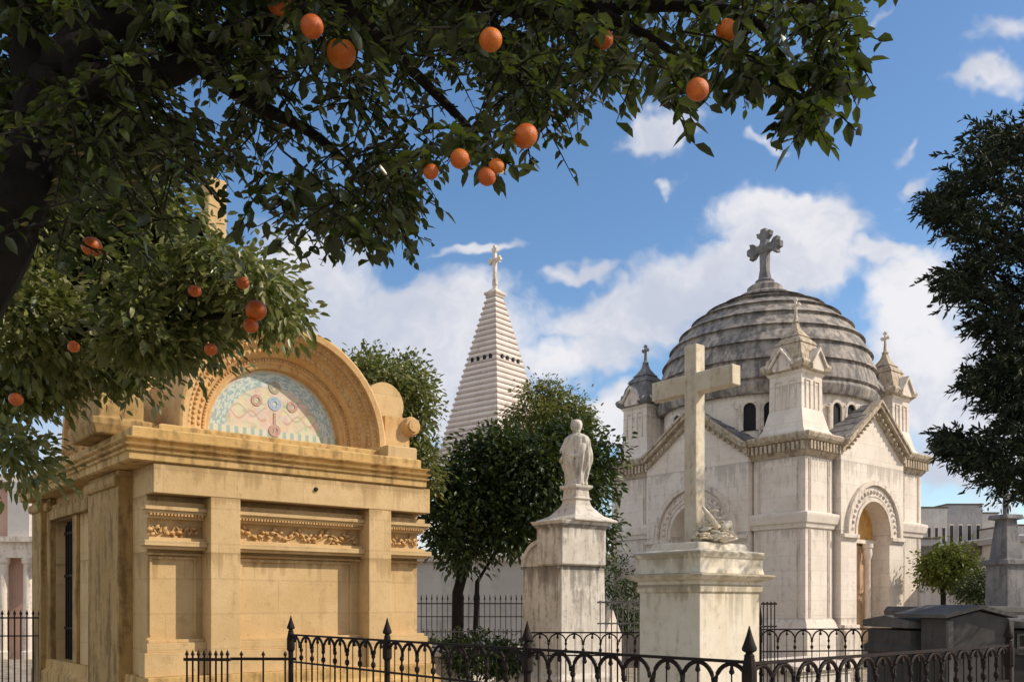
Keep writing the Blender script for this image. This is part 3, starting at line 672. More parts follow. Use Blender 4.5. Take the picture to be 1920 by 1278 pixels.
# turrets
def turret(x, y):
    t = thing('tmp', '', '', (0, 0, 0)); t['category'] = ''
    return t
hw = .46
for (x, y) in ((.70, .72), (WB-.66, .72), (.70, DB-.72), (WB-.66, DB-.72)):
    z = 5.76
    b = MB(); b.rect(x-hw, y-hw, x+hw, y+hw, [(z-.03, .20), (z+.12, .19), (z+.2, .13), (z+.45, .07), (z+.7, .01), (z+1.55, 0), (z+1.6, .04), (z+1.66, .07)])
    tu = b.build('turret', m_white, dm)
    b = MB()
    for pl, c in ((front(y-hw), x), (left(x-hw), y)):
        for s in (-.2, .2): b.strip([(c+s-.1, z+.72), (c+s-.1, z+1.42), (c+s+.1, z+1.42), (c+s+.1, z+.72)], -.014, .014, -.005, .03, pl)
    b.build('panel_frame', m_whitetrim, tu)
    b = MB(); b.rect(x-hw, y-hw, x+hw, y+hw, [(z+1.64, .06), (z+1.70, .14), (z+1.80, .18), (z+1.86, .16), (z+1.92, .07), (z+2.03, .05), (z+2.05, .01), (z+2.22, -.03), (z+2.38, -.11), (z+2.39, -.08), (z+2.46, -.11), (z+2.58, -.22), (z+2.59, -.19), (z+2.66, -.26), (z+2.82, -.36), (z+3.0, -.41)])
    b.lathe([(z+2.95, .07), (z+3.0, .10), (z+3.05, .06), (z+3.1, .04), (z+3.32, .035), (z+3.40, .015)], 10, x, y)
    b.build('turret_roof', m_frieze if (x > 2 or y < 2) else m_slate, tu)
    b = MB()
    for pl, c in ((front(y-hw), x), (left(x-hw), y)):     # little gables on each face
        b.prism([pl(c-.24, z+1.66, -.02), pl(c+.24, z+1.66, -.02), pl(c+.26, z+1.76, -.02), pl(c, z+2.12, -.02), pl(c-.26, z+1.76, -.02)], Vector(pl(0, 0, .21)) - Vector(pl(0, 0, 0)))
        b.strip([(c-.32, z+1.74), (c, z+2.14), (c+.32, z+1.74)], 0, .05, 0, .25, pl)
        for s in (-1, 1): b.ball(pl(c+s*.46, z+1.82, .12), .07, 8)
    b.build('turret_gable', m_whitetrim, tu)
    b = MB(); budded_cross(b, x, y, z+3.1, .52 if y < 2 else .45, .26, .06); b.build('turret_cross', m_whitetrim if y < 2 else m_slate, tu)
# ------------------------------------------------------------------ pyramid spire chapel
S = Plot(936, 38.0)
sp_ = thing('spire_chapel', 'tall chapel with banded pale stone pyramid spire behind the trees', 'chapel', (ray(928, 0, 40.7).x - (1.95*math.cos(R(50.6)) - 1.85*math.sin(R(50.6))), 40.7 - (1.95*math.sin(R(50.6)) + 1.85*math.cos(R(50.6))), 0), R(50.6))
zB = S.fz(858); Lx = S.fx(1016); Ly = S.fy(818)
zTop = S.fz(545, 1.3, 1.5); cx_, cy_ = Lx/2, Ly/2
Lx = 3.9; Ly = 3.7
ax = S  # apex column 928
cxs, cys = 1.95, 1.85
P0 = Vector((S.X, S.Y))
offx = 0
H = zTop - zB; tw = .24
def at_level(f): return (1-f)*Lx/2 + f*tw, (1-f)*Ly/2 + f*tw
m_band = stone('spire_band_stone', (.47,.39,.35), (.54,.46,.42), stain=(.2,.17,.15), st_amt=.4, bump=.2)
b = MB(); b2_ = MB(); nband = 30
for i in range(nband):
    f0, f1 = i/nband, (i+1)/nband; z0, z1 = zB+H*f0, zB+H*f1
    a0x, a0y = at_level(f0); a1x, a1y = at_level(f1)
    zm = z0 + (z1-z0)*.62
    b.rect(cxs, cys, cxs, cys, [(z0+.004, 0), (z0+.005, 0)]) if False else None
    for (za_, zb_, g_a, g_b, ex) in ((z0, zm, (a0x, a0y), (a0x + (a1x-a0x)*.62, a0y+(a1y-a0y)*.62), .0), (zm, z1, (a0x + (a1x-a0x)*.62, a0y+(a1y-a0y)*.62), (a1x, a1y), .05)):
        (b2_ if ex else b).loft([[(cxs-g[0]-ex, cys-g[1]-ex, z), (cxs+g[0]+ex, cys-g[1]-ex, z), (cxs+g[0]+ex, cys+g[1]+ex, z), (cxs-g[0]-ex, cys+g[1]+ex, z)] for z, g in ((za_, g_a), (zb_, g_b))])
b.build('spire', m_spire, sp_); b2_.build('spire_bands', m_band, sp_)
b = MB(); fw = (S.fz(663, .9, .9) - zB)/H
gx, gy = at_level(fw); zw = zB + H*fw; gx *= 1.0
for s in (-.62, -.22, .22, .62):
    b.box(cxs+s*gx-.06, cys-gy-.07, zw-.10, cxs+s*gx+.06, cys-gy+.2, zw+.10)
    b.box(cxs-gx-.07, cys+s*gy-.06, zw-.10, cxs-gx+.2, cys+s*gy+.06, zw+.10)
b.build('spire_opening', m_darkin, sp_)
b = MB(); b.rect(cxs-tw, cys-tw, cxs+tw, cys+tw, [(zTop-.02, .05), (zTop+.06, .12), (zTop+.14, .12), (zTop+.2, .0), (zTop+.3, -.1)]); b.lathe([(zTop+.25, .14), (zTop+.5, .09), (zTop+.6, .07)], 12, cxs, cys); b.build('spire_cap', m_whitetrim, sp_)
zft = S.fz(460, cxs, cys)
b = MB(); budded_cross(b, cxs, cys, zTop+.5, zft-zTop-.5, .72, .14); b.build('spire_cross', m_whitetrim, sp_)
b = MB(); b.box(cxs-Lx/2+.1, cys-Ly/2+.1, 0, cxs+Lx/2-.1, cys+Ly/2-.1, zB-.3); b.build('wall', m_white, sp_)
b = MB(); b.rect(cxs-Lx/2, cys-Ly/2, cxs+Lx/2, cys+Ly/2, [(zB-.5, .02), (zB-.4, .1), (zB-.3, .2), (zB-.12, .3), (zB-.02, .28), (zB, .1)]); b.build('cornice', m_whitetrim, sp_)
for x, y in ((cxs-Lx/2, cys-Ly/2), (cxs+Lx/2, cys-Ly/2), (cxs-Lx/2, cys+Ly/2)):
    b = MB(); b.rect(x-.22, y-.22, x+.22, y+.22, [(zB-.01, .05), (zB+.3, 0), (zB+.36, .08), (zB+.42, .08), (zB+.75, -.2)]); b.ball((x, y, zB+.82), .1, 8); b.build('corner_acroterion', m_whitetrim, sp_)

# ------------------------------------------------------------------ cross monument
K = Plot(1312, 7.0)
kw, kd = K.fx(1424), K.fy(1199)
cm = thing('cross_pedestal', 'tall pale stone pedestal with moulded cap carrying the large plain cross', 'pedestal', K.loc(), RZ)
b = MB(); Z = lambda py: K.fz(py)
b.rect(0, 0, kw, kd, [(0, .10), (.28, .10), (.34, .03), (.40, 0), (Z(1110), 0), (Z(1108), .018), (Z(1098), .022), (Z(1096), .012), (Z(1088), .014), (Z(1084), .06), (Z(1078), .095), (Z(1075), .10), (Z(1073), .03), (Z(1062), .02), (Z(1044), .02), (Z(1042), .03), (Z(1034), .045), (Z(1030), .03), (Z(1026), -.06), (Z(1014), -.075), (Z(1012), -.09)])
b.build('pedestal', m_ped, cm, bevel=.006)
xc_, yc_ = kw/2-.04, kd/2+.02
zp = Z(1012); ztc = K.fz(648, xc_, yc_)
cr = thing('stone_cross', 'tall plain weathered stone cross standing on the pale moulded pedestal', 'cross', tuple(K.W(xc_, yc_, zp)), RZ)
b = MB(); hh = ztc - zp
b.box(-.058, -.062, 0, .058, .062, hh)
b.box(-.056, -.42, hh-.40, .056, .42, hh-.24); b.build('cross', m_cross, cr, bevel=.008)
# carved leaves and rocks at the foot of the cross
cf = thing('carved_flower_spray', 'pale carved stone flowers and leaves heaped at the foot of the large cross', 'carving', tuple(K.W(xc_, yc_-.17, zp)), RZ)
b = MB(); rr_ = random.Random(4)
for i in range(230):
    a = rr_.random()*2*PI; r = .18*math.sqrt(rr_.random()); h = rr_.random()
    Mr = Matrix.Rotation(rr_.random()*6, 3, 'Z') @ Matrix.Rotation(rr_.uniform(-1, 1), 3, 'X')
    hz = .26*h*(1-r/.22)
    b.ball((r*math.cos(a)*1.15+.03, r*math.sin(a)*.7, .02 + hz), rr_.uniform(.018, .042), 8, (1.5, .75, .22), Mr)
b.build('carving', m_ped, cf, smooth=True)
b = MB(); b.tube([(-.02, -.08, .12), (-.10, -.07, .2), (-.17, -.05, .28)], [.03, .026, .012], 7); b.tube([(.02,-.1,.10), (.12,-.09,.16), (.20,-.06,.05)], [.03,.028,.012], 7); b.build('stem', m_ped, cf, smooth=True)

# ------------------------------------------------------------------ draped urn monument
U = Plot(1057, 13.0)
uw, ud = U.fx(1131), U.fy(981)
um = thing('statue_pedestal', 'stained grey stone pedestal with rounded shoulder under the robed statue', 'pedestal', U.loc(), RZ)
Z = lambda py: U.fz(py)
b = MB(); b.rect(.0, .05, uw+.08, ud, [(0, .10), (.5, .10), (.56, .02), (Z(1062), 0)]); b.build('shaft', m_grey, um, bevel=.015)
b = MB(); b.rect(-.03, 0, uw, .5, [(Z(1058), .0), (Z(1056), .03), (Z(988), .03), (Z(984), .06), (Z(974), .10)]); b.build('upper_block', m_grey, um, bevel=.012)
zs = Z(1064); b = MB(); rr = ud/2 - .03
b.prism([(-.005, .05+rr-rr*math.cos(PI*i/20), zs+.75*rr*math.sin(PI*i/20)*1.35) for i in range(21)], (uw-.05, 0, 0)); b.build('arched_top', m_grey, um, smooth=40)
b = MB(); b.strip([(.05+rr-(rr-.02)*math.cos(PI*i/20), zs+(rr-.02)*1.0*math.sin(PI*i/20)) for i in range(21)], -.03, .03, -.0, .05, left(-.005)); b.build('arch_moulding', m_grey, um)
ctr = (uw/2+.13, .30); zz0 = Z(974)
ur = thing('stone_statue', 'weathered robed stone figure on a flared base, atop the stained grey pedestal', 'statue', tuple(U.W(ctr[0], ctr[1], zz0)), RZ)
q = [(0, .44), (.03, .44), (.05, .40), (.10, .30), (.17, .235), (.26, .165), (.34, .145), (.36, .18)]
b = MB(); b.loft([[(-r*1.0, -r, z), (r*1.0, -r, z), (r*1.0, r, z), (-r*1.0, r, z)] for z, r in q + [(.38, .145), (.50, .135), (.52, .175), (.56, .185), (.57, .15)]]); b.build('flared_base', m_grey, ur, bevel=.012)
rings = []
def interp(f, K): return float(np.interp(f, [k[0] for k in K], [k[1] for k in K]))
RXK = [(0, .17), (.10, .165), (.25, .17), (.45, .21), (.65, .215), (.82, .215), (.92, .19), (.97, .12), (1, .06)]
RYK = [(0, .14), (.10, .12), (.25, .15), (.45, .18), (.65, .165), (.82, .14), (.92, .12), (.97, .08), (1, .055)]
for k in range(44):      # robe: hanging folds that cross the chest, sloping worn shoulders, neck
    f = k/43; z = .56 + .78*f; rx, ry = interp(f, RXK), interp(f, RYK); ring = []
    for i in range(96):
        a = 2*PI*i/96
        w = .075*math.sin(9*a + 5.0*f) + .045*math.sin(17*a - 7*f + 1) + .03*math.sin(5*a + 9*f)
        w *= math.sin(PI*min(1, max(0, .12+f*.95)))**.6
        ring.append((ry*1.1*(1+w)*math.cos(a) + .02*math.sin(4*f) - .03*f, rx*1.12*(1+w)*math.sin(a) - .05*f*f, z))
    rings.append(ring)
b = MB(); b.loft(rings); b.build('robe', m_grey, ur, smooth=True)
b = MB()
b.lathe([(1.33, .055), (1.37, .06), (1.40, .078), (1.44, .088), (1.48, .088), (1.52, .072), (1.535, .045), (1.545, .01)], 18, -.06, -.07, .05, 3)
b.ball((-.15, -.07, 1.44), .022, 6, (1, .8, 1.5)); b.build('head', m_grey, ur, smooth=True)
b = MB()
def sm(P, Rr): 
    b.tube(P, Rr, 9)
sm([(-.02, -.17, 1.27), (-.07, -.22, 1.12), (-.11, -.20, .98), (-.17, -.10, .98), (-.19, .0, 1.03)], [.045, .055, .05, .04, .025])
sm([(-.02, .18, 1.26), (-.06, .23, 1.10), (-.12, .18, .95), (-.18, .06, .99)], [.045, .055, .05, .028])
for q_ in range(4): sm([(-.10-.02*q_, -.19+.07*q_, 1.05-.03*q_), (-.14, -.16+.08*q_, .90), (-.12, -.13+.08*q_, .70+.02*q_)], [.022, .028, .010])
b.build('sleeve', m_grey, ur, smooth=True)

# ------------------------------------------------------------------ iron fences
def fence(name, label, group, p0, dirx, n_arch, a, ztop, mat_, posts, bar=.008, arch_r=.012, spear=.16, post_r=.03, drop=True, low=.18, end_lab=None, ball=True):
    """arcaded cemetery railing: top rail, round arches between bars, drops, and posts with spear finials"""
    ang = math.atan2(dirx[1], dirx[0])
    t = thing(name, label, 'fence', (p0[0], p0[1], 0), ang, group)
    Lf = n_arch*a
    b = MB(); b.box(0, -.013, ztop-.010, Lf, .013, ztop+.006); b.build('rail', mat_, t)
    b = MB(); b.box(0, -.012, low, Lf, .012, low+.025); b.build('rail', mat_, t)
    b = MB(); b.box(0, -.011, ztop-.26, Lf, .011, ztop-.245); b.build('rail', mat_, t)
    b = MB(); r = a/2
    b.tube([(-r*math.cos(PI*i/12)*.96, 0, ztop-.015-r + r*math.sin(PI*i/12)) for i in range(13)] , arch_r, 6)
    b.tube([(0, 0, ztop-.02), (0, 0, ztop-.05)], [.006, .013], 6); b.ball((0, 0, ztop-.056), .015, 8)
    am = b.build('arch', mat_, t, smooth=35); am.location = (r, 0, 0)
    b = MB(); b.tube([(0, 0, 0), (0, 0, ztop-.02-r*.9)], bar, 6)
    if ball: b.ball((0, 0, ztop-.10-r), bar*2.6, 8, (1, 1, 1.4)); b.ball((0,0,ztop-.03-r), bar*2.2, 8, (1,1,1.3))
    bm_ = b.build('bar', mat_, t, smooth=35); bm_.location = (a, 0, 0)
    b = MB(); b.tube([(0, 0, 0), (0, 0, ztop-.02)], bar*.55, 5); tm = b.build('thin_bar', mat_, t); tm.location = (r, 0, 0)
    for i in range(1, n_arch):
        for src, x in ((am, r + i*a), (tm, r + i*a)):
            c = src.copy(); C.objects.link(c); c.parent = t; c.location = (x + random.uniform(-.002, .002), random.uniform(-.002, .002), random.uniform(-.002, .001)); c.rotation_euler = (random.gauss(0, .004), random.gauss(0, .006), 0)
        if i < n_arch-1 and ((i+1) not in posts):
            c = bm_.copy(); C.objects.link(c); c.parent = t; c.location = ((i+1)*a, 0, 0)
    for i in posts:
        b = MB(); b.tube([(0, 0, 0), (0, 0, ztop-.16), (0, 0, ztop-.14), (0, 0, ztop-.04), (0, 0, ztop+.03)], [post_r*.8, post_r*.8, post_r*1.25, post_r*1.25, post_r*.8], 10)
        po = b.build('post', mat_, t, smooth=30); po.location = (i*a, 0, 0)
        b = MB(); h = spear; b.lathe([(ztop+.02, post_r*.75), (ztop+.03, post_r*.9), (ztop+.045, post_r*.55), (ztop+.055, post_r*1.15), (ztop+.02+h*.30, post_r*1.25), (ztop+.02+h*.42, post_r*1.0), (ztop+.02+h*.7, post_r*.5), (ztop+.02+h, .002)], 10)
        fo = b.build('finial', mat_, po, smooth=35)
    return t
P1 = Plot(1405, 4.5)
GL = 'iron railing runs around the cross plot'
dl = (-UY, UX); dr_ = (UX, UY)
fence('iron_fence', 'near dark arched iron railing with spear posts running back to the ochre mausoleum', GL, (P1.X, P1.Y), dl, 24, .2135, 1.307, m_iron, (0, 8, 16, 24))
fence('iron_fence', 'near right run of dark arched iron railing, before the dark granite tomb', GL, (P1.X, P1.Y), dr_, 15, .205, 1.300, m_iron, (15,))
# second, finer railing behind the cross pedestal
P2 = Plot(1426, 10.2)
fence('iron_fence', 'fine arched iron railing in front of the domed mausoleum, right of the cross pedestal', None, (P2.X, P2.Y), (.98, .2), 8, .212, 1.305, m_iron, (0,), bar=.007, arch_r=.009, spear=.25, post_r=.018)
P3 = Plot(996, 9.9)
fence('iron_fence', 'fine arched iron railing before the statue pedestal, left of the cross pedestal', None, (P3.X, P3.Y), (1, .0), 7, .19, 1.28, m_iron, (), bar=.007, arch_r=.009)
# spear-topped rail fences
def picket(name, label, p0, ang, L, ztop, mat_, gap=.1, h=.12, bar=.008, toprail=True):
    t = thing(name, label, 'fence', (p0[0], p0[1], 0), ang)
    b = MB(); b.box(0, -.012, ztop-.02, L, .012, ztop+.004); b.build('rail', mat_, t)
    b = MB(); b.box(0, -.012, ztop-.30, L, .012, ztop-.28); b.build('rail', mat_, t)
    n = min(95, int(L/gap)); src = None
    for i in range(n):
        if src is None:
            b = MB(); b.tube([(0, 0, 0), (0, 0, ztop+h*.3)], bar, 5); b.lathe([(ztop+h*.3, bar), (ztop+h*.45, bar*2.2), (ztop+h, .001)], 6); src = b.build('picket', mat_, t); src.location = (L/n*.5, 0, 0)
        else:
            c = src.copy(); C.objects.link(c); c.parent = t; c.location = (L/n*(i+.5), 0, 0)
    return t
p = ray(345, 1130, 7.2); picket('picket_fence', 'low spiked iron fence in the shade close to the ochre mausoleum wall', (p.x, p.y), R(-4), .38, 1.16, m_iron, .045, .07)
p = ray(432, 1130, 7.6); picket('picket_fence', 'low fence with widely spaced pickets before the middle of the ochre wall', (p.x, p.y), R(-2), .56, 1.14, m_iron, .17, .06)
p = ray(790, 1130, 15.5); picket('picket_fence', 'grey thin railed fence before the dark tree, right of the ochre mausoleum', (p.x, p.y), R(2), 1.75, 1.12, m_steel, .075, .05)
p = ray(775, 1130, 19.5); picket('picket_fence', 'far dark spiked railing at the trunk of the dark tree', (p.x, p.y), R(0), 2.4, 1.60, m_iron, .11, .2)
p = ray(1120, 1130, 12.0); picket('picket_fence', 'tall grey iron lattice between the statue pedestal and the cross pedestal', (p.x, p.y), R(8), .62, 1.62, m_steel, .07, .02)
p = ray(-60, 1130, 14); picket('picket_fence', 'dark iron railing left of the ochre mausoleum door', (p.x, p.y), R(6), 1.1, 1.38, m_iron, .085, .12, .011)
p = ray(1428, 1130, 11.2); picket('picket_fence', 'narrow dark iron gate beside the right edge of the cross pedestal', (p.x, p.y), R(20), .22, 1.60, m_iron, .05, .02)

# ------------------------------------------------------------------ tombs
def tomb(name, label, px, Y, w, d, h, hg, m1, m2, rz=RZ, over=.08):
    P = Plot(px, Y); t = thing(name, label, 'tomb', P.loc(), rz)
    b = MB(); b.rect(0, 0, w, d, [(0, .08), (.15, .08), (.2, .02), (h*.80, .0), (h*.80+.02, .03), (h*.86, .03), (h*.88, .0), (h*.985, .0)]); b.build('body', m1, t, bevel=.01)
    b = MB(); o = over
    b.loft([[(x, -o, h), (x, -o, h+.07), (x, d/2, h+.07+hg), (x, d+o, h+.07), (x, d+o, h)] for x in (-o, w+o)])
    b.build('lid', m2, t, bevel=.008); return t, P
tD, PD_ = tomb('granite_tomb', 'large dark granite tomb with low gabled lid at the right edge behind the railing', 1706, 8.6, 1.6, .9, 1.36, .05, m_dark, m_lid, rz=R(3), over=.04)
b = MB()
for i in range(5):
    x = .15 + i*.30
    b.strip([(x, 1.12), (x+.2, 1.12), (x+.2, 1.30), (x, 1.30), (x, 1.12)], -.012, .012, -.0, .03, front(.0))
b.build('carved_panels', m_lid, tD)
# gabled headpiece at the right end
gh = thing('gabled_tomb_head', 'dark grey gabled stone tomb end with grey coping, right edge in the conifer shade', 'tomb', tuple(ray(1778, 1130, 8.1)[:2]) + (0,), R(10))
b = MB(); b.prism([(0, 0, 0), (.62, 0, 0), (.62, 0, 1.46), (.31, 0, 1.53), (0, 0, 1.46)], (0, .4, 0)); b.build('body', m_dark, gh, bevel=.01)
b = MB(); b.strip([(-.05, 1.465), (.31, 1.548), (.67, 1.465)], 0, .035, -.75, .04, front(0)); b.build('coping', m_lid, gh)
b = MB(); b.box(-.02, -.03, .0, .03, .001, 1.44); b.box(.59, -.03, 0, .64, .001, 1.44); b.build('edge_pilaster', m_lid, gh)
fs = thing('flat_tomb_slab', 'pale grey flat topped slab tomb running out of the right edge', 'tomb', tuple(ray(1790, 1130, 10.4)[:2]) + (0,), R(6))
b = MB(); b.rect(0, 0, 2.2, 1.4, [(0, 0), (1.40, 0), (1.41, .06), (1.50, .07), (1.56, .04)]); b.build('slab', m_lid, fs, bevel=.01)
# low white tombs seen through the railings
tw_ = []
for px, Y, w, d, h, hg, lab in ((1040, 15.5, 1.0, 1.6, .55, .1, 'low pale grave with a ridged lid seen through the railing left of the cross pedestal'),
        (880, 17.5, 1.3, 1.6, .62, .12, 'low pale grave behind the grey railing under the dark tree'),
        (1500, 14.5, 1.5, 1.5, .50, .1, 'low pale grave seen through the arched railing before the domed mausoleum'),
        (800, 13.4, .55, 1.0, .80, .1, 'small pale grave just right of the ochre mausoleum corner')):
    tomb('low_grave', lab, px, Y, w, d, h, hg, m_grey, m_whitetrim)
gp = thing('white_marble_stele', 'small white marble stele with pointed top seen through the grey lattice', 'stele', tuple(ray(1150, 1130, 14.5)[:2]) + (0,), RZ)
b = MB(); b.prism([(-.2, 0, 0), (.2, 0, 0), (.2, 0, 1.1), (.12, 0, 1.25), (0, 0, 1.5), (-.12, 0, 1.25), (-.2, 0, 1.1)], (0, .14, 0)); b.build('slab', m_whitetrim, gp, bevel=.015)
b = MB(); b.rect(-.28, -.1, .28, .24, [(0, 0), (.3, 0), (.34, -.04)]); b.build('base', m_grey, gp, bevel=.01)

# ------------------------------------------------------------------ background buildings
def house(name, label, px0, px1, Y, ytop, m_wall, m_roof=None, rise=0, depth=6, rows=2, cols=3, zbase=0, rz=0, cat='building', frames=True):
    p = ray(px0, ytop, Y); q = ray(px1, ytop, Y); w = q.x - p.x; h = p.z - zbase
    t = thing(name, label, cat, (p.x, Y, zbase), rz)
    b = MB(); b.box(0, 0, -2 if zbase else 0, w, depth, h); b.build('wall', m_wall, t)
    if m_roof:
        b = MB()
        if rise: b.loft([[(-.2, y, h+.002), (w+.2, y, h+.002), (w/2, y, h+rise)] for y in (-.25, depth+.2)])
        else: b.rect(0, 0, w, depth, [(h+.002, .12), (h+.15, .15), (h+.2, .05)])
        b.build('roof', m_roof, t)
    wh = h*.9/max(1, rows)
    for j in range(rows):
        for i in range(cols):
            x = w*(i+.5)/cols; z = h - wh*(j+.75); ww, hh_ = w/cols*.24, wh*.27
            b = MB(); b.box(x-ww, -.03, z-hh_, x+ww, .02, z+hh_); f = b.build('window', m_whitetrim, t)
            b = MB(); b.box(x-ww*.8, -.045, z-hh_*.85, x+ww*.8, -.031, z+hh_*.85); b.build('pane', m_winglass, f)
    return t
m_winglass = plain('dark_window_glass', (.03,.035,.045), .2, bump=0)
m_grw = stone('grey_render', (.34,.33,.34), (.42,.41,.42), st_amt=.3, bump=.1, sc=.4)
m_gw2 = stone('pale_render', (.52,.50,.48), (.60,.58,.56), st_amt=.3, bump=.1, sc=.4)
m_pink = stone('pink_render', (.52,.34,.27), (.58,.40,.32), st_amt=.3, bump=.1, sc=.5)
m_rooft = plain('weathered_roof_tiles', (.14,.11,.09), .9, sc=3)
GH = 'houses on the distant hillside'
for i, (a0_, a1_, Y, yt, z0, mw, lab) in enumerate(((1722, 1776, 120, 952, 3, m_gw2, 'pale many windowed block on the hillside beside the domed mausoleum'),
        (1776, 1842, 126, 946, 3, m_grw, 'wide grey house block below the hill crest, left of the dark pier'),
        (1838, 1872, 135, 962, 3, m_gw2, 'small pale hillside house left of the pier cross'), (1895, 1965, 118, 985, 2, m_gw2, 'pale hillside house at the right edge'), (1700, 1760, 90, 1010, 0, m_grw, 'grey lower block partly hidden by the domed mausoleum'))):
    o = house('hillside_house', lab, a0_, a1_, Y, yt, mw, m_rooft, 0, 8, 2, 4, z0); o['group'] = GH
house('gabled_chapel', 'small grey gabled chapel between the bright little tree and the dark pier', 1805, 1862, 26, 1040, m_gw2, m_rooft, .45, 4, 1, 1)
house('long_grey_wall_building', 'long low grey building in shade behind the bright little tree', 1735, 1830, 40, 1030, m_grw, m_rooft, 0, 4, 1, 5)
house('right_edge_vault', 'pale burial vault cut by the right edge of the picture', 1905, 1990, 24, 1015, m_gw2, m_grw, 0, 4, 1, 2)
pc = Plot(1886, 17); pier = thing('cross_pier', 'dark grey tapering stone pier topped with a small cross before the hillside', 'monument', pc.loc(), R(20))
b = MB(); zq = lambda py: EYE + (HZ-py)/FPX*17
b.rect(-.26, -.26, .26, .26, [(0, .1), (.6, .1), (.7, 0), (zq(1060), -.02), (zq(1058), .04), (zq(1050), .04), (zq(1048), -.06), (zq(975), -.13), (zq(973), -.04), (zq(965), -.06)]); b.build('pier', m_slate, pier, bevel=.01)
b = MB(); b.box(-.035, -.04, zq(966), .035, .04, zq(908)); b.box(-.15, -.038, zq(932), .15, .038, zq(925)); b.build('cross', m_slate, pier)
# low pale enclosure building behind the dark tree
house('low_white_vault', 'long low pale burial vault behind the dark tree and railings', 770, 1150, 24, 1052, m_gw2, m_whitetrim, 0, 4, 0, 0)
# colonnaded chapel at the left edge
lc = thing('colonnaded_chapel', 'pink and white chapel with columns at the left edge beyond the ochre mausoleum', 'chapel', tuple(ray(-160, 1130, 26)[:2]) + (0,), R(4))
b = MB(); b.box(0, 0, 0, 4.6, 4, 5.1); b.build('wall', m_pink, lc)
b = MB(); b.box(-.1, -.45, 2.9, 4.7, 0, 3.35); b.box(-.2, -.6, 3.35, 4.8, 0, 3.5); b.box(-.1, -.2, 5.1, 4.7, .4, 5.3); b.build('cornice', m_whitetrim, lc)
for x in (1.0, 1.9, 2.62, 3.3):
    b = MB(); b.lathe([(0, .2), (.2, .2), (.25, .14), (2.7, .125), (2.75, .17), (2.9, .18)], 14, x, -.3); b.build('column', m_whitetrim, lc, smooth=35)
b = MB(); b.box(2.75, -.35, 3.5, 3.35, -.02, 5.08); b.build('pilaster', m_gw2, lc)
b = MB(); b.box(1.2, -.05, .2, 1.7, -.01, 2.3); b.box(2.1, -.05, .2, 2.5, -.01, 2.3); b.build('window', m_winglass, lc)

# ------------------------------------------------------------------ trees
def pxball(px, py, Y, r, ry=None, dy=None):
    c = ray(px, py, Y); s = Y/FPX; return (c.x, c.y, c.z, r*s, dy if dy else r*s, (ry or r)*s)
def tree(name, label, base, limbs, balls, n, ln, ml, **kw):
    t = thing(name, label, 'tree', base)
    b = MB()
    for pts, rad in limbs: b.tube([Vector(p) - Vector(base) for p in pts], rad, 8)
    b.build('trunk', m_bark, t, smooth=True)
    bb = list(balls)
    for q_ in balls:
        for k in range(3):
            v = rnd(1)[0]; sc_ = random.uniform(.22, .42)
            bb.append((q_[0]+v[0]*q_[3]*1.05, q_[1]+v[1]*q_[4]*1.05, q_[2]+abs(v[2])*q_[5]*1.0, q_[3]*sc_, q_[4]*sc_, q_[5]*sc_*1.3))
    crown('crown', bb, n, ln, ml, t, org=base, **kw)
    return t
# dark tree in the middle
b0 = ray(858, 1130, 18); b0.z = 0
lim = [([b0, ray(858, 1110, 18), ray(872, 1060, 18), ray(905, 980, 18), ray(960, 900, 18)], [.14, .11, .10, .07, .03]), ([ray(866, 1085, 18), ray(850, 1010, 18.2), ray(830, 960, 18.2)], [.08, .05, .02]),
       ([(b0.x+.32, b0.y, 0), ray(895, 1090, 18), ray(925, 1040, 18), ray(985, 960, 18)], [.07, .045, .04, .02])]
dt = tree('dark_tree', 'dense dark green tree with leaning trunks between the spire and the robed statue', tuple(b0), lim,
     [pxball(1000, 890, 18, 95, 75), pxball(900, 930, 18, 85, 60), pxball(840, 985, 17.6, 45, 50), pxball(870, 1030, 17.8, 42, 40), pxball(960, 990, 18, 70, 50), pxball(1060, 900, 18.5, 75, 95), pxball(1095, 1010, 18.5, 45, 55), pxball(1110, 880, 18.8, 35, 60), pxball(920, 860, 18.2, 70, 45), pxball(830, 905, 18, 35, 40)], 26000, .13, m_leafd, sub=.20, up=.35, hollow=.3)
b1 = ray(1030, 1130, 21); b1.z = 0
tree('bright_topped_tree', 'taller tree with sunlit yellow green top beside the spire', tuple(b1), [([b1, ray(1030, 1000, 21), ray(1020, 820, 21), ray(1015, 740, 21)], [.18, .14, .08, .03])],
     [pxball(1005, 785, 21, 46, 35), pxball(1055, 785, 21, 46, 34), pxball(1085, 800, 21, 24, 20), pxball(1030, 850, 21, 70, 40), pxball(1075, 830, 21, 32, 32), pxball(1015, 738, 21, 22, 24), pxball(1040, 750, 21, 20, 20)], 13000, .11, leafmat('bright_top_leaves', (.10,.125,.028), (.28,.26,.08), (.17,.175,.04), .3, .5), sub=.16, up=.2, hollow=.25, wr=.35)
b2 = ray(735, 1130, 17); b2.z = 0
tree('laurel_tree', 'round green laurel rising behind the arch of the ochre mausoleum', tuple(b2), [([b2, ray(735, 900, 17), ray(730, 760, 17), ray(690, 700, 17)], [.12, .1, .06, .02])],
     [pxball(740, 745, 17, 70, 62), pxball(685, 700, 17, 42, 42), pxball(770, 790, 17, 38, 50), pxball(765, 705, 17, 34, 30), pxball(790, 880, 17, 34, 50), pxball(720, 830, 17, 60, 50), pxball(640, 760, 17, 60, 60)], 15000, .11, m_leaf2, sub=.15, up=.3, hollow=.3)
b3 = ray(1772, 1130, 24); b3.z = 0
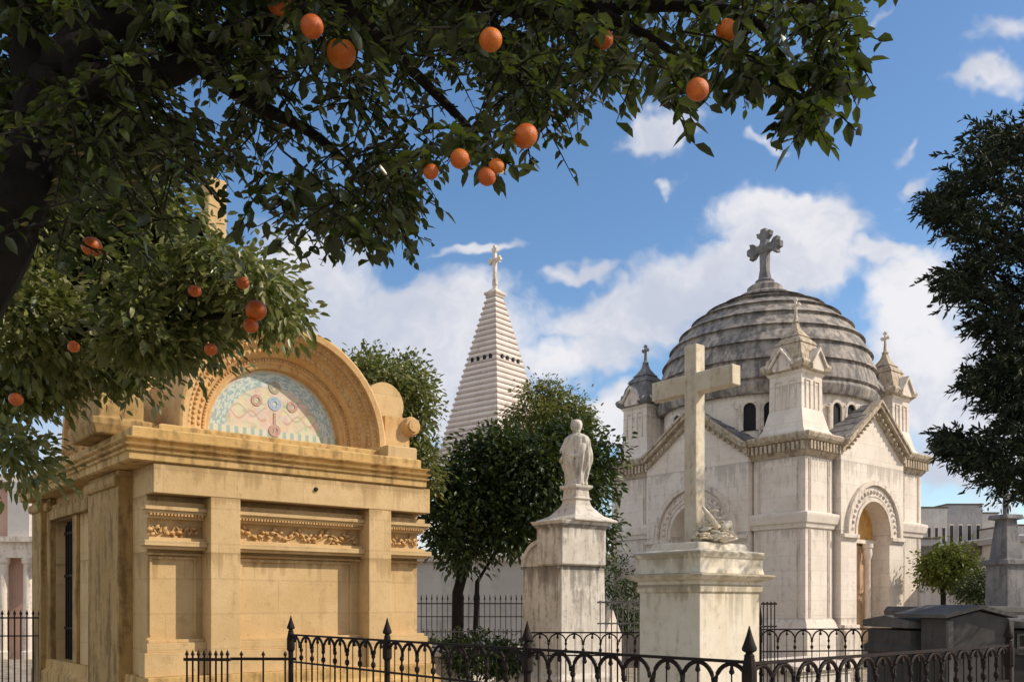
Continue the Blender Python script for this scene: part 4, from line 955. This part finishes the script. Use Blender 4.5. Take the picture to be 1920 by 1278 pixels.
tree('small_bright_tree', 'small bright yellow green tree just right of the domed mausoleum', tuple(b3), [([b3, ray(1768, 1100, 24), ray(1775, 1060, 24)], [.08, .07, .03])],
     [pxball(1775, 1050, 24, 36, 28), pxball(1750, 1070, 24, 26, 30), pxball(1800, 1075, 24, 22, 26), pxball(1780, 1090, 24, 22, 18)], 7000, .10, m_leafy, sub=.13, up=.3, hollow=.2)
b4 = ray(1845, 1130, 22); b4.z = 0
sh = thing('dark_shrub', 'dark rounded shrub at the foot of the dark pier', 'shrub', tuple(b4)); crown('foliage', [pxball(1845, 1100, 22, 38, 26), pxball(1815, 1115, 22, 20, 15)], 2500, .09, m_leafd, sh, org=tuple(b4), sub=.1)
for px, py, Y, r, ry, lab in ((905, 1225, 13.6, 70, 34, 'dark low shrub behind the left railing, right of the ochre mausoleum'), (1150, 1120, 20, 50, 80, 'dark evergreen shrub filling the gap left of the domed mausoleum'), (822, 1235, 14.2, 40, 30, 'pale leafy shrub at the right corner of the ochre mausoleum')):
    bs = ray(px, HZ, Y); bs.z = 0
    s_ = thing('low_shrub', lab, 'shrub', tuple(bs)); crown('foliage', [pxball(px, py, Y, r, ry), pxball(px+r*.6, py+8, Y, r*.6, ry*.7)], 3200, .08, m_leafd if 'dark' in lab else m_hedge, s_, org=tuple(bs), sub=.1)
# conifer at the right
bc = Vector((5.2, 8.4, 0))
ct = thing('dark_conifer', 'dark backlit cypress with drooping sprays hanging in from the right edge', 'tree', tuple(bc))
pads = [(a_+36, b_, r_*.9, q_) for a_, b_, r_, q_ in [(1835, 275, 50, 34), (1800, 330, 55, 40), (1760, 385, 45, 34), (1870, 330, 70, 60), (1745, 400, 30, 24), (1790, 430, 60, 34), (1860, 430, 80, 60), (1900, 520, 80, 60), (1810, 500, 40, 26), (1770, 530, 36, 16), (1800, 550, 46, 24), (1860, 580, 60, 40), (1890, 650, 50, 50), (1830, 620, 38, 22), (1905, 720, 40, 50),
        (1850, 690, 30, 18), (1880, 780, 50, 40), (1820, 720, 34, 14), (1850, 745, 40, 22), (1780, 855, 40, 22), (1830, 850, 55, 34), (1890, 850, 60, 50), (1850, 890, 40, 22), (1770, 835, 26, 12), (1900, 262, 50, 22), (1945, 240, 40, 30), (1940, 400, 80, 120), (1950, 600, 70, 120), (1950, 800, 70, 120), (2080, 420, 130, 190), (2060, 650, 150, 260), (2080, 900, 150, 120), (1910, 915, 40, 14)]]
b = MB(); b.tube([(0, 0, 0), (0, 0, 3), (.05, 0, 8.5)], [.22, .18, .05], 10)
for px, py, r, ry in pads[:26]:
    e = ray(px, py, 8.0) - bc; st = Vector((0, 0, max(1.2, e.z - .4 - abs(e.x)*.15)))
    b.tube([st, (st+e)/2 + Vector((0, 0, .08)), e], [.035, .02, .006], 6)
b.build('trunk', m_bark, ct, smooth=True)
fa = []
while len(fa) < 1250:
    px, py, r_, ry_ = random.choice(pads); a = random.random()*2*PI; q_ = math.sqrt(random.random())*.95
    fa.append(ray(px + r_*q_*math.cos(a), py + ry_*q_*math.sin(a), 8.0 + random.uniform(-.5, .6)))
P_, D_, N_ = [], [], []
for a in fa:
    a = a - bc; th = random.gauss(PI, .9); dr = Vector((math.cos(th), .5*math.sin(th), random.gauss(-.05, .35))).normalized(); L = random.uniform(.12, .30)
    for i in range(24):
        f = i/24; p = a + dr*L*f + Vector((0, 0, .05*math.sin(f*3))); sd_ = (-1 if i % 2 else 1)
        P_.append(p); D_.append(dr*.9 + Vector((random.gauss(0, .5), random.gauss(0, .5), random.gauss(.1, .5)))); N_.append(Vector((random.gauss(0, 1), random.gauss(0, 1), random.gauss(0, 1))))
Ls_ = np.array([random.uniform(.045, .085) for _ in P_]); leaves_mesh('crown_sprays', np.array(P_), np.array(D_), np.array(N_), Ls_, Ls_*.26, m_conif, ct)
crown('crown', [pxball(a, c, 8.0 + random.uniform(-.4, .5), r*.62, ry*.42, .3 if a < 1920 else .9) for a, c, r, ry in pads], 26000, .060, m_conif, ct, org=tuple(bc), sub=.075, per=30, up=.1, wr=.32, hollow=.1)

# foreground orange tree
bo = Vector((-2.25, 2.9, 0))
ot = thing('orange_tree', 'orange tree with black shaded trunk, fruiting boughs hanging over the top of the view', 'tree', tuple(bo))
b = MB()
def T(pts, rad): b.tube([(Vector(p) - bo) for p in pts], rad, 10)
def smoothp(pts, rad, k=4):
    P = [Vector(p) for p in pts]; out, ro = [], []
    for i in range(len(P)-1):
        a, c, d, e = P[max(i-1, 0)], P[i], P[i+1], P[min(i+2, len(P)-1)]
        for j in range(k):
            t = j/k; out.append(.5*((2*c) + (d-a)*t + (2*a-5*c+4*d-e)*t*t + (3*c-a-3*d+e)*t**3)); ro.append(rad[i]+(rad[i+1]-rad[i])*t)
    out.append(P[-1]); ro.append(rad[-1]); return out, ro
T(*smoothp([bo, (-2.2, 2.88, 1.2), (-2.0, 2.8, 2.0), ray(-60, 560, 2.7), ray(30, 400, 2.65), ray(75, 230, 2.7), ray(110, 120, 2.7), ray(210, 40, 2.75), ray(400, -60, 2.8)], [.16, .13, .12, .10, .078, .065, .055, .05, .035]))
T(*smoothp([ray(70, 250, 2.7), ray(50, 60, 2.8), ray(20, -160, 3.0)], [.06, .055, .05]))
T(*smoothp([ray(110, 150, 2.7), ray(200, 150, 2.8), ray(330, 130, 2.9), ray(480, 40, 3.0), ray(700, -20, 3.1)], [.06, .055, .045, .035, .02]))
T(*smoothp([ray(400, -60, 2.8), ray(700, -40, 2.9), ray(1000, 20, 3.0), ray(1250, 10, 3.0), ray(1400, 30, 2.9), ray(1470, 110, 2.9), ray(1520, 200, 2.9)], [.04, .035, .028, .02, .014, .009, .005]))
T(*smoothp([ray(300, 60, 2.9), ray(450, 180, 3.1), ray(600, 260, 3.3), ray(720, 380, 3.4)], [.035, .025, .018, .006]))
T(*smoothp([ray(600, -30, 2.9), ray(760, 120, 3.1), ray(870, 230, 3.2), ray(930, 300, 3.3)], [.03, .02, .014, .005]))
T(*smoothp([ray(1100, 10, 3.0), ray(1250, 90, 3.0), ray(1300, 150, 2.95)], [.02, .012, .004]))
T(*smoothp([ray(1400, -60, 2.9), ray(1540, 20, 2.9), ray(1570, 110, 2.9)], [.016, .010, .004]))
T(*smoothp([ray(900, -20, 3.0), ray(960, 120, 3.0), ray(1020, 220, 2.9)], [.02, .012, .005]))
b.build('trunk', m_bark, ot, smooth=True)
edge = [(-200, 700), (-100, 520), (0, 380), (150, 360), (250, 340), (380, 330), (430, 320), (500, 380), (560, 330), (600, 430), (640, 455), (700, 450), (750, 400), (790, 310), (850, 300), (900, 300), (950, 210), (1000, 215), (1050, 215), (1100, 160), (1150, 150), (1200, 150), (1230, 175), (1270, 130), (1330, 120), (1400, 150), (1450, 130), (1500, 190), (1545, 200), (1580, 110), (1610, -20), (1650, -40), (1700, -80)]
ex_, ey_ = zip(*edge)
HOLES = [(45, 90, 60), (130, 90, 45), (180, 60, 30), (330, 165, 60), (400, 210, 55), (430, 30, 50), (560, 110, 45), (590, 190, 45), (520, 230, 40), (470, 320, 40), (415, 375, 78), (405, 330, 60), (800, 130, 45), (930, 40, 35), (700, 130, 35), (1040, 100, 30), (860, 190, 50), (620, 300, 50), (700, 250, 45), (760, 200, 30), (1270, 40, 35), (1170, 30, 30)]
def dens_at(x, y):
    for hx, hy, hr in HOLES:
        if (x-hx)**2 + (y+25-hy)**2 < (hr*1.15)**2: return .06
    d = 1.0
    if x > 1180: d = .20 if y > 40 else .4
    if x > 1560: d = .15
    if 560 < x < 640 and 130 < y < 260: d = .25
    if 780 < x < 960 and y > 170: d = .4
    if 460 < x < 600 and y > 250: d = .3
    return d
anch = []
while len(anch) < 3300:
    x = random.uniform(-220, 1660); y = random.uniform(-160, 480)
    if y > np.interp(x, ex_, ey_) - 25: continue
    if random.random() > dens_at(x, y): continue
    anch.append(ray(x, y, random.uniform(2.6, 5.2)))
anch += [ray(random.uniform(-40, 330), random.uniform(-60, 470), random.uniform(2.3, 2.55)) for _ in range(60)]
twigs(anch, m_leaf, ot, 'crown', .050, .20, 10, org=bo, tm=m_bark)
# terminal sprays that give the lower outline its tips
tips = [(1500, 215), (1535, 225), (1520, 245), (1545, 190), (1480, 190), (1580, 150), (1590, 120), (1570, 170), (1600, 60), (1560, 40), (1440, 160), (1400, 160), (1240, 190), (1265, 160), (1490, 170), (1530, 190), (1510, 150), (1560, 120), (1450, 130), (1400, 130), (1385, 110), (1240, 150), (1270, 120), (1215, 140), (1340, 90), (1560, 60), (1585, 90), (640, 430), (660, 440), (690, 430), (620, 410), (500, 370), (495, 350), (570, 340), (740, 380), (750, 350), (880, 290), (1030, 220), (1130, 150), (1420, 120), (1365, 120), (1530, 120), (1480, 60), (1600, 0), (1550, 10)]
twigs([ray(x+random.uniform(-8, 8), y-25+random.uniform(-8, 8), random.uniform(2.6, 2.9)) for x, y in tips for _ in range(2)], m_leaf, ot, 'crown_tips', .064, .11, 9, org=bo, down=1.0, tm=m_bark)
# the part of the crown above the view
up_ = []
while len(up_) < 1350:
    x, y, z = random.uniform(-3.6, 2.3), random.uniform(2.2, 5.0), random.uniform(3.5, 5.6)
    if z < EYE + HZ/FPX*y + .12: continue
    if CX + FPX*x/y > 1500: continue
    up_.append(Vector((x, y, z)))
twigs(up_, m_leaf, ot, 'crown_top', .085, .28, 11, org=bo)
ORS = [(522, 5, 25), (585, 50, 24), (640, 100, 30), (920, 75, 24), (1132, 75, 20), (1308, 168, 23), (985, 255, 25), (862, 298, 20), (808, 322, 16), (913, 331, 19), (931, 312, 17), (1362, 58, 22)]
def orange_mesh(r):
    b = MB(); b.lathe([(r*math.cos(PI*i/16)*-.96 + (-.03*r if i in (0, 16) else 0), r*math.sin(PI*i/16)+.0005) for i in range(17)], 24); return b
twigs([ray(px+random.uniform(-14, 14), py-r_*1.5-random.uniform(0, 30), 2.46) for px, py, r_ in ORS for _ in range(2)], m_leaf, ot, 'fruiting_spur', .06, .10, 7, org=bo, down=.8, tm=m_bark)
osrc = orange_mesh(.039).build('orange', m_orange, ot, smooth=True)
b = MB(); b.tube([(0, 0, .036), (.003, .002, .07), (.0, .006, .12)], [.003, .002, .002], 5); b.lathe([(.034, .009), (.040, .006)], 6); ssrc = b.build('stalk', m_bark, osrc)
def put_orange(px, py, Y, sc, parent, org, first=False):
    o = osrc if first else osrc.copy()
    if not first: 
        C.objects.link(o); s = ssrc.copy(); C.objects.link(s); s.parent = o
    o.parent = parent; o.location = ray(px, py, Y) - Vector(org); o.scale = (sc*random.uniform(.96, 1.04), sc*random.uniform(.96, 1.04), sc*random.uniform(.9, 1.0)); o.rotation_euler = (random.uniform(-.4, .4), random.uniform(-.4, .4), random.random()*6)
for i, (px, py, r) in enumerate(ORS):
    Y = 2.75 if px in (522, 640, 1132, 1362) else 2.38; put_orange(px, py, Y, r*Y/FPX/.039*.90, ot, bo, i == 0)

# second, sunlit orange tree beside the mausoleum
b5 = Vector((-4.9, 6.6, 0))
o2 = thing('orange_tree', 'sunlit orange tree leaning over the roof and door side of the ochre mausoleum', 'tree', tuple(b5))
b = MB()
def T2(pts, rad): b.tube([(Vector(p) - b5) for p in smoothp(pts, rad)[0]], smoothp(pts, rad)[1], 8)
T2([b5, (-4.8, 6.6, 1.6), (-4.5, 6.5, 2.6), ray(60, 560, 6.8), ray(200, 480, 6.6), ray(340, 420, 6.6)], [.14, .12, .11, .08, .05, .02])
T2([(-4.5, 6.5, 2.6), ray(40, 650, 6.5), ray(180, 620, 6.2), ray(330, 600, 6.0), ray(450, 590, 5.8)], [.09, .06, .05, .03, .012])
T2([ray(385, 610, 6.6), ray(382, 520, 6.6), ray(378, 450, 6.7), ray(370, 410, 6.8)], [.045, .045, .04, .02])
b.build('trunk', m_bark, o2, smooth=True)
bl = [(60, 420, 110, 100), (170, 520, 120, 90), (60, 600, 110, 100), (280, 470, 100, 90), (200, 620, 100, 60), (330, 570, 100, 90), (420, 505, 60, 45), (460, 540, 60, 40), (390, 592, 70, 36), (280, 640, 70, 40), (500, 565, 42, 28), (515, 590, 30, 14), (485, 540, 36, 36), (190, 385, 100, 75), (20, 720, 80, 90), (100, 690, 80, 45), (310, 410, 45, 60), (20, 850, 40, 50), (30, 260, 60, 80), (-60, 500, 120, 300), (220, 690, 60, 36)]
bl3 = [pxball(a, c, 6.4 + random.uniform(-.7, .9), r, ry, .55) for a, c, r, ry in bl]
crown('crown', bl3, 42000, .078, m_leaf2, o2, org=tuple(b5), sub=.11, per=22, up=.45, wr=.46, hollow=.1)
for px, py, r in ((172, 462, 19), (480, 582, 20), (365, 545, 12), (455, 530, 12), (30, 748, 13), (138, 650, 11), (395, 655, 12), (470, 610, 14)):
    Y = 5.15; put_orange(px, py, Y, min(1.5, r*Y/FPX/.039), o2, b5)
